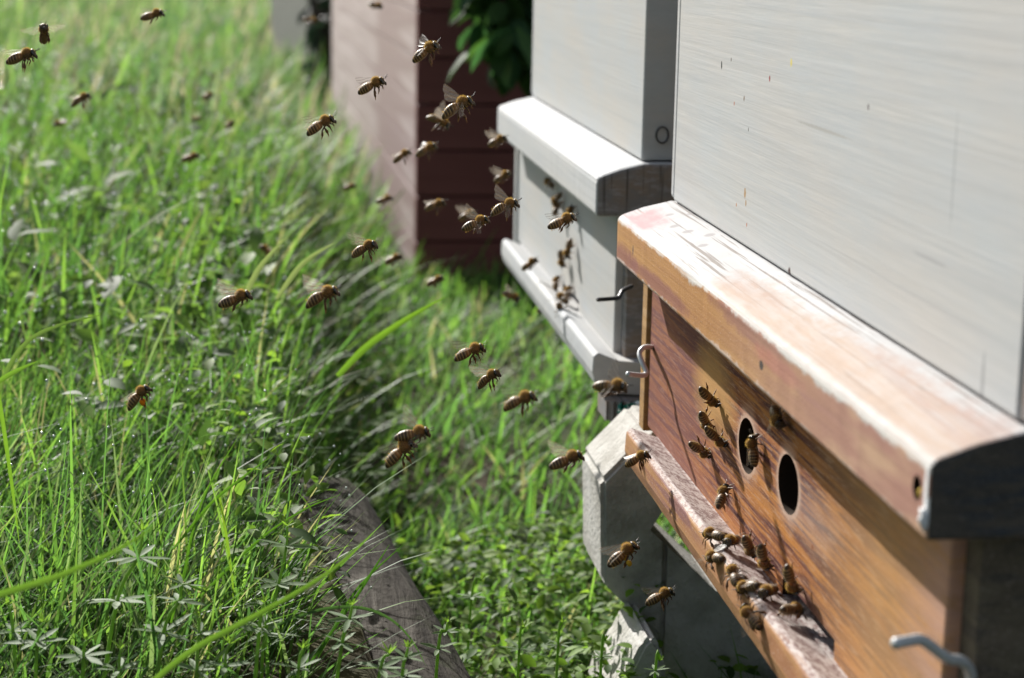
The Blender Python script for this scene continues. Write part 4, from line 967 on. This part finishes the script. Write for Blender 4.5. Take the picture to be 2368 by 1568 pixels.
FLY = [
 ((378, 27), (321, 43), .95, 'c', 'back', 'bee flying highest of all near the top edge over the meadow', 0),
 ((101, 59), (102, 99), .84, 'c', 'spread', 'bee seen from behind flying upright near the top left corner', 0),
 ((83, 120), (9, 141), .80, 'a', 'back', 'bee with one dangling leg at the left edge near the top', 0),
 ((208, 218), (160, 240), 1.12, 'd', 'back', 'blurred bee below and right of the upright one at top left', 0),
 ((493, 216), (464, 227), 1.65, 'c', 'back', 'tiny blurred brown bee over the upper meadow', 0),
 ((539, 281), (523, 294), 1.55, 'c', 'back', 'tiny blurred bee right of a pale spot in the meadow', 0),
 ((126, 288), (156, 278), 1.45, 'c', 'spread', 'blurred bee with bright white wings at upper left', 0),
 ((443, 276), (468, 272), 1.9, 'c', 'high', 'faintest pale bee lost in the blurred meadow', 0),
 ((460, 357), (417, 371), 1.30, 'c', 'back', 'dark blurred bee level with the foot of the shed wall, over the meadow', 0),
 ((772, 271), (702, 306), .77, 'b', 'back', 'sharp bee with hanging legs beside the left edge of the pale shed wall', 0),
 ((888, 183), (822, 213), .77, 'a', 'back', 'sharp bee against the upper pale shed wall', 0),
 ((1012, 100), (948, 140), .72, 'a', 'spread', 'large bee with both wings spread against the dark red end', 18),
 ((1092, 228), (1014, 266), .78, 'b', 'down', 'bee with white wings and bold stripes against the dark red end', 0),
 ((1040, 292), (986, 262), 1.02, 'd', 'up', 'blurred bee just behind the boldly striped one', 0),
 ((948, 348), (905, 374), 1.12, 'a', 'back', 'blurred bee at the corner edge of the shed, left of its pair', 0),
 ((1009, 334), (956, 358), 1.08, 'a', 'spread', 'blurred bee with pale wings just right of the shed corner', 0),
 ((734, 50), (697, 42), 1.5, 'c', 'down', 'blurred bee with white wings in the dark gap left of the shed', 0),
 ((884, 15), (850, 8), 1.45, 'c', 'spread', 'blurred pale bee cut by the top edge over the shed wall', 0),
 ((1170, 316), (1125, 336), 1.08, 'c', 'up', 'blurred bee beside the far end of the white ledge', 0),
 ((1180, 398), (1139, 420), 1.12, 'c', 'high', 'blurred bee with raised wing below the far end of the white ledge', 0),
 ((822, 428), (790, 436), 1.5, 'c', 'up', 'small blurred bee at the left edge of the lower shed wall', 0),
 ((907, 455), (866, 468), 1.32, 'c', 'back', 'small blurred bee on the lower pale shed wall', 0),
 ((1029, 466), (978, 482), 1.10, 'a', 'back', 'blurred bee against the lower dark red end', 0),
 ((1098, 488), (1058, 507), 1.2, 'c', 'up', 'brown blurred bee touching two sharp ones from behind', 0),
 ((1129, 504), (1064, 530), .81, 'c', 'down', 'striped bee with a fanned wing, left of a close pair', 8),
 ((1198, 466), (1128, 488), .80, 'd', 'down', 'striped bee on the right of a close pair by the white hive', 0),
 ((871, 561), (807, 588), .78, 'b', 'high', 'dark glossy bee flying below the lower shed wall', 0),
 ((603, 568), (634, 591), 1.28, 'c', 'back', 'blurred bee flying to the left over the meadow', 0),
 ((928, 590), (886, 609), 1.18, 'c', 'back', 'blurred reddish bee at the foot of the shed corner', 0),
 ((1025, 640), (983, 660), 1.18, 'c', 'back', 'blurred bee below the foot of the dark red end', 0),
 ((1201, 692), (1160, 674), 1.15, 'c', 'up', 'blurred bee heading down right beside the white landing board', 0),
 ((1264, 714), (1240, 718), 1.3, 'a', 'down', 'small blurred bee touching the lower edge of the white landing board', 0),
 ((1240, 598), (1204, 624), 1.15, 'c', 'fold', 'blurred bee at the far end of the white landing board', 0),
 ((579, 677), (500, 706), .74, 'c', 'high', 'bee with tucked legs on the left of a level pair over the meadow', 0),
 ((781, 668), (698, 700), .71, 'd', 'high', 'bee with one hanging leg on the right of a level pair over the meadow', 0),
 ((1119, 800), (1044, 826), .77, 'b', 'back', 'sharp bee with a long trailing leg over the green strip', 0),
 ((1153, 858), (1098, 890), .80, 'd', 'up', 'sharp bee with a raised wing just below the long-legged one', 0),
 ((344, 892), (286, 942), .80, 'd', 'back', 'bee carrying an orange pollen load over the grass', 0),
 ((1237, 912), (1155, 938), .64, 'd', 'back', 'large soft bee with pale wing low over the green strip', 0),
 ((1449, 893), (1367, 890), .63, 'c', 'down', 'large soft bee beside the grey end of the white landing board', 0),
 ((993, 995), (907, 1012), .71, 'c', 'down', 'upper bee of an overlapping pair above the timber', 0),
 ((957, 1020), (882, 1074), .71, 'b', 'back', 'lower bee of an overlapping pair above the timber', 0),
 ((1346, 1048), (1265, 1080), .69, 'c', 'high', 'bee flying just left of the concrete block', 0),
 ((1499, 1048), (1440, 1074), .80, 'a', 'fold', 'bee arriving at the far corner of the brown landing board', 0),
 ((1471, 1256), (1400, 1310), .755, 'c', 'back', 'bee carrying a yellow pollen load in front of the concrete block', 0),
 ((1556, 1364), (1487, 1394), .775, 'a', 'back', 'lowest flying bee, in front of the shaded concrete', 0),
 ((1329, 498), (1262, 526), .80, 'c', 'back', 'sharp bee flying in front of the white hive base', 0)]
for (h, t, z, p, w, lab, rl) in FLY:
    pol = M_POL_O if 'orange' in lab else (M_POL_Y if 'yellow' in lab else None)
    bee(h, t, z, p, w, lab, GF, rl+random.uniform(-16, 16), pollen=pol)
def depth_of(p): return -float((RM.T @ (np.array(p)-CAM))[2])
def walk(h, t, X, lab, pose='w', wings='fold', nrm=(-1, 0, 0), grp='bees walking on the brown hive base', side=-1):
    c = onX((h[0]+t[0])/2, (h[1]+t[1])/2, X-.0012); bee(h, t, depth_of(c), pose, wings, lab, grp, side=side, up_=nrm)
def walkz(h, t, X, lab, pose='w', wings='fold', grp='bees walking on the brown hive base', nrm=(-.45, -.25, 1), side=-1):
    c = onX((h[0]+t[0])/2, (h[1]+t[1])/2, X); bee(h, t, depth_of(c), pose, wings, lab, grp, side=side, up_=nrm)
XP = -.0040
walk((1662, 938), (1609, 898), XP, 'topmost bee on the brown board with one hind leg raised', 'v')
walk((1640, 992), (1615, 952), XP, 'dark bee just below the topmost one on the brown board')
walk((1682, 1031), (1622, 990), XP, 'bee in the middle of the cluster left of the first hole', 'v')
walk((1645, 1055), (1587, 1024), XP, 'lowest bee of the cluster left of the first hole')
walk((1739, 1003), (1742, 1084), -.002, 'bee climbing out of the first round hole')
walk((1680, 1122), (1656, 1177), XP, 'bee alone below the first hole, near the landing board')
b_ = onX(1793, 962, -.004)
bee(None, None, 0, 'w', 'spread', 'bee in the shadow under the brown ledge', 'bees walking on the brown hive base', up_=(-1, 0, 0), P=(b_, unit((0, -1., -.35))))
ZB = -.010
walkz((1630, 1231), (1675, 1241), -.014, 'farthest bee on the brown landing board, turned left', wings='back')
walkz((1678, 1254), (1711, 1243), -.008, 'bee facing the camera behind the farthest one on the landing board', side=1)
walk((1745, 1286), (1714, 1238), XP, 'dark bee walking down the brown board onto the landing board')
walk((1775, 1317), (1750, 1257), XP, 'bee walking down the brown board right of the dark one', 'v')
walkz((1637, 1286), (1672, 1291), -.016, 'bee with its tail to the camera on the outer landing edge', wings='spread')
walkz((1690, 1309), (1705, 1354), -.016, 'boldly striped bee with one wing out on the landing edge', wings='back')
walkz((1707, 1361), (1754, 1350), -.014, 'golden striped bee pointing left on the landing edge')
walkz((1761, 1372), (1796, 1357), -.008, 'bee facing the camera beside the entrance slot', side=1)
walk((1843, 1374), (1809, 1304), XP, 'bee hanging head down above the entrance slot', 'v')
walkz((1853, 1411), (1803, 1406), -.006, 'black shiny bee entering the slot')
walkz((1718, 1402), (1756, 1455), -.018, 'nearest bee clinging to the front of the landing board', 'w', 'back', nrm=(-1, 0, .4))
GW = 'bees walking on the white hive base'; X2 = .009-.0036
walk((1262, 416), (1278, 432), X2, 'bee highest on the white hive base, just under the ledge', grp=GW, wings='back')
walk((1290, 470), (1278, 500), X2, 'bee on the white base behind a sharp flying one', grp=GW)
walk((1322, 475), (1310, 520), X2, 'dark bee on the white base under the edge of the ledge', grp=GW)
walk((1309, 598), (1318, 548), X2, 'long dark bee in the middle of the white base', grp=GW)
walk((1300, 618), (1293, 576), X2, 'smaller bee left of the long dark one on the white base', grp=GW)
walk((1318, 662), (1300, 695), X2, 'bee where white base meets its landing board', grp=GW)
walk((1278, 470), (1296, 446), X2, 'bee on the white base close under the ledge, nearer than the highest', grp=GW)
walk((1288, 640), (1280, 672), X2, 'faint bee low on the white base above its landing board', 'v', grp=GW)
walkz((1290, 680), (1312, 700), -.002, 'bee on the white landing board below the one on the wall', grp=GW, wings='spread')
walkz((1298, 726), (1290, 698), -.004, 'nearest bee on the white landing board', grp=GW)
bpy.context.view_layer.update()
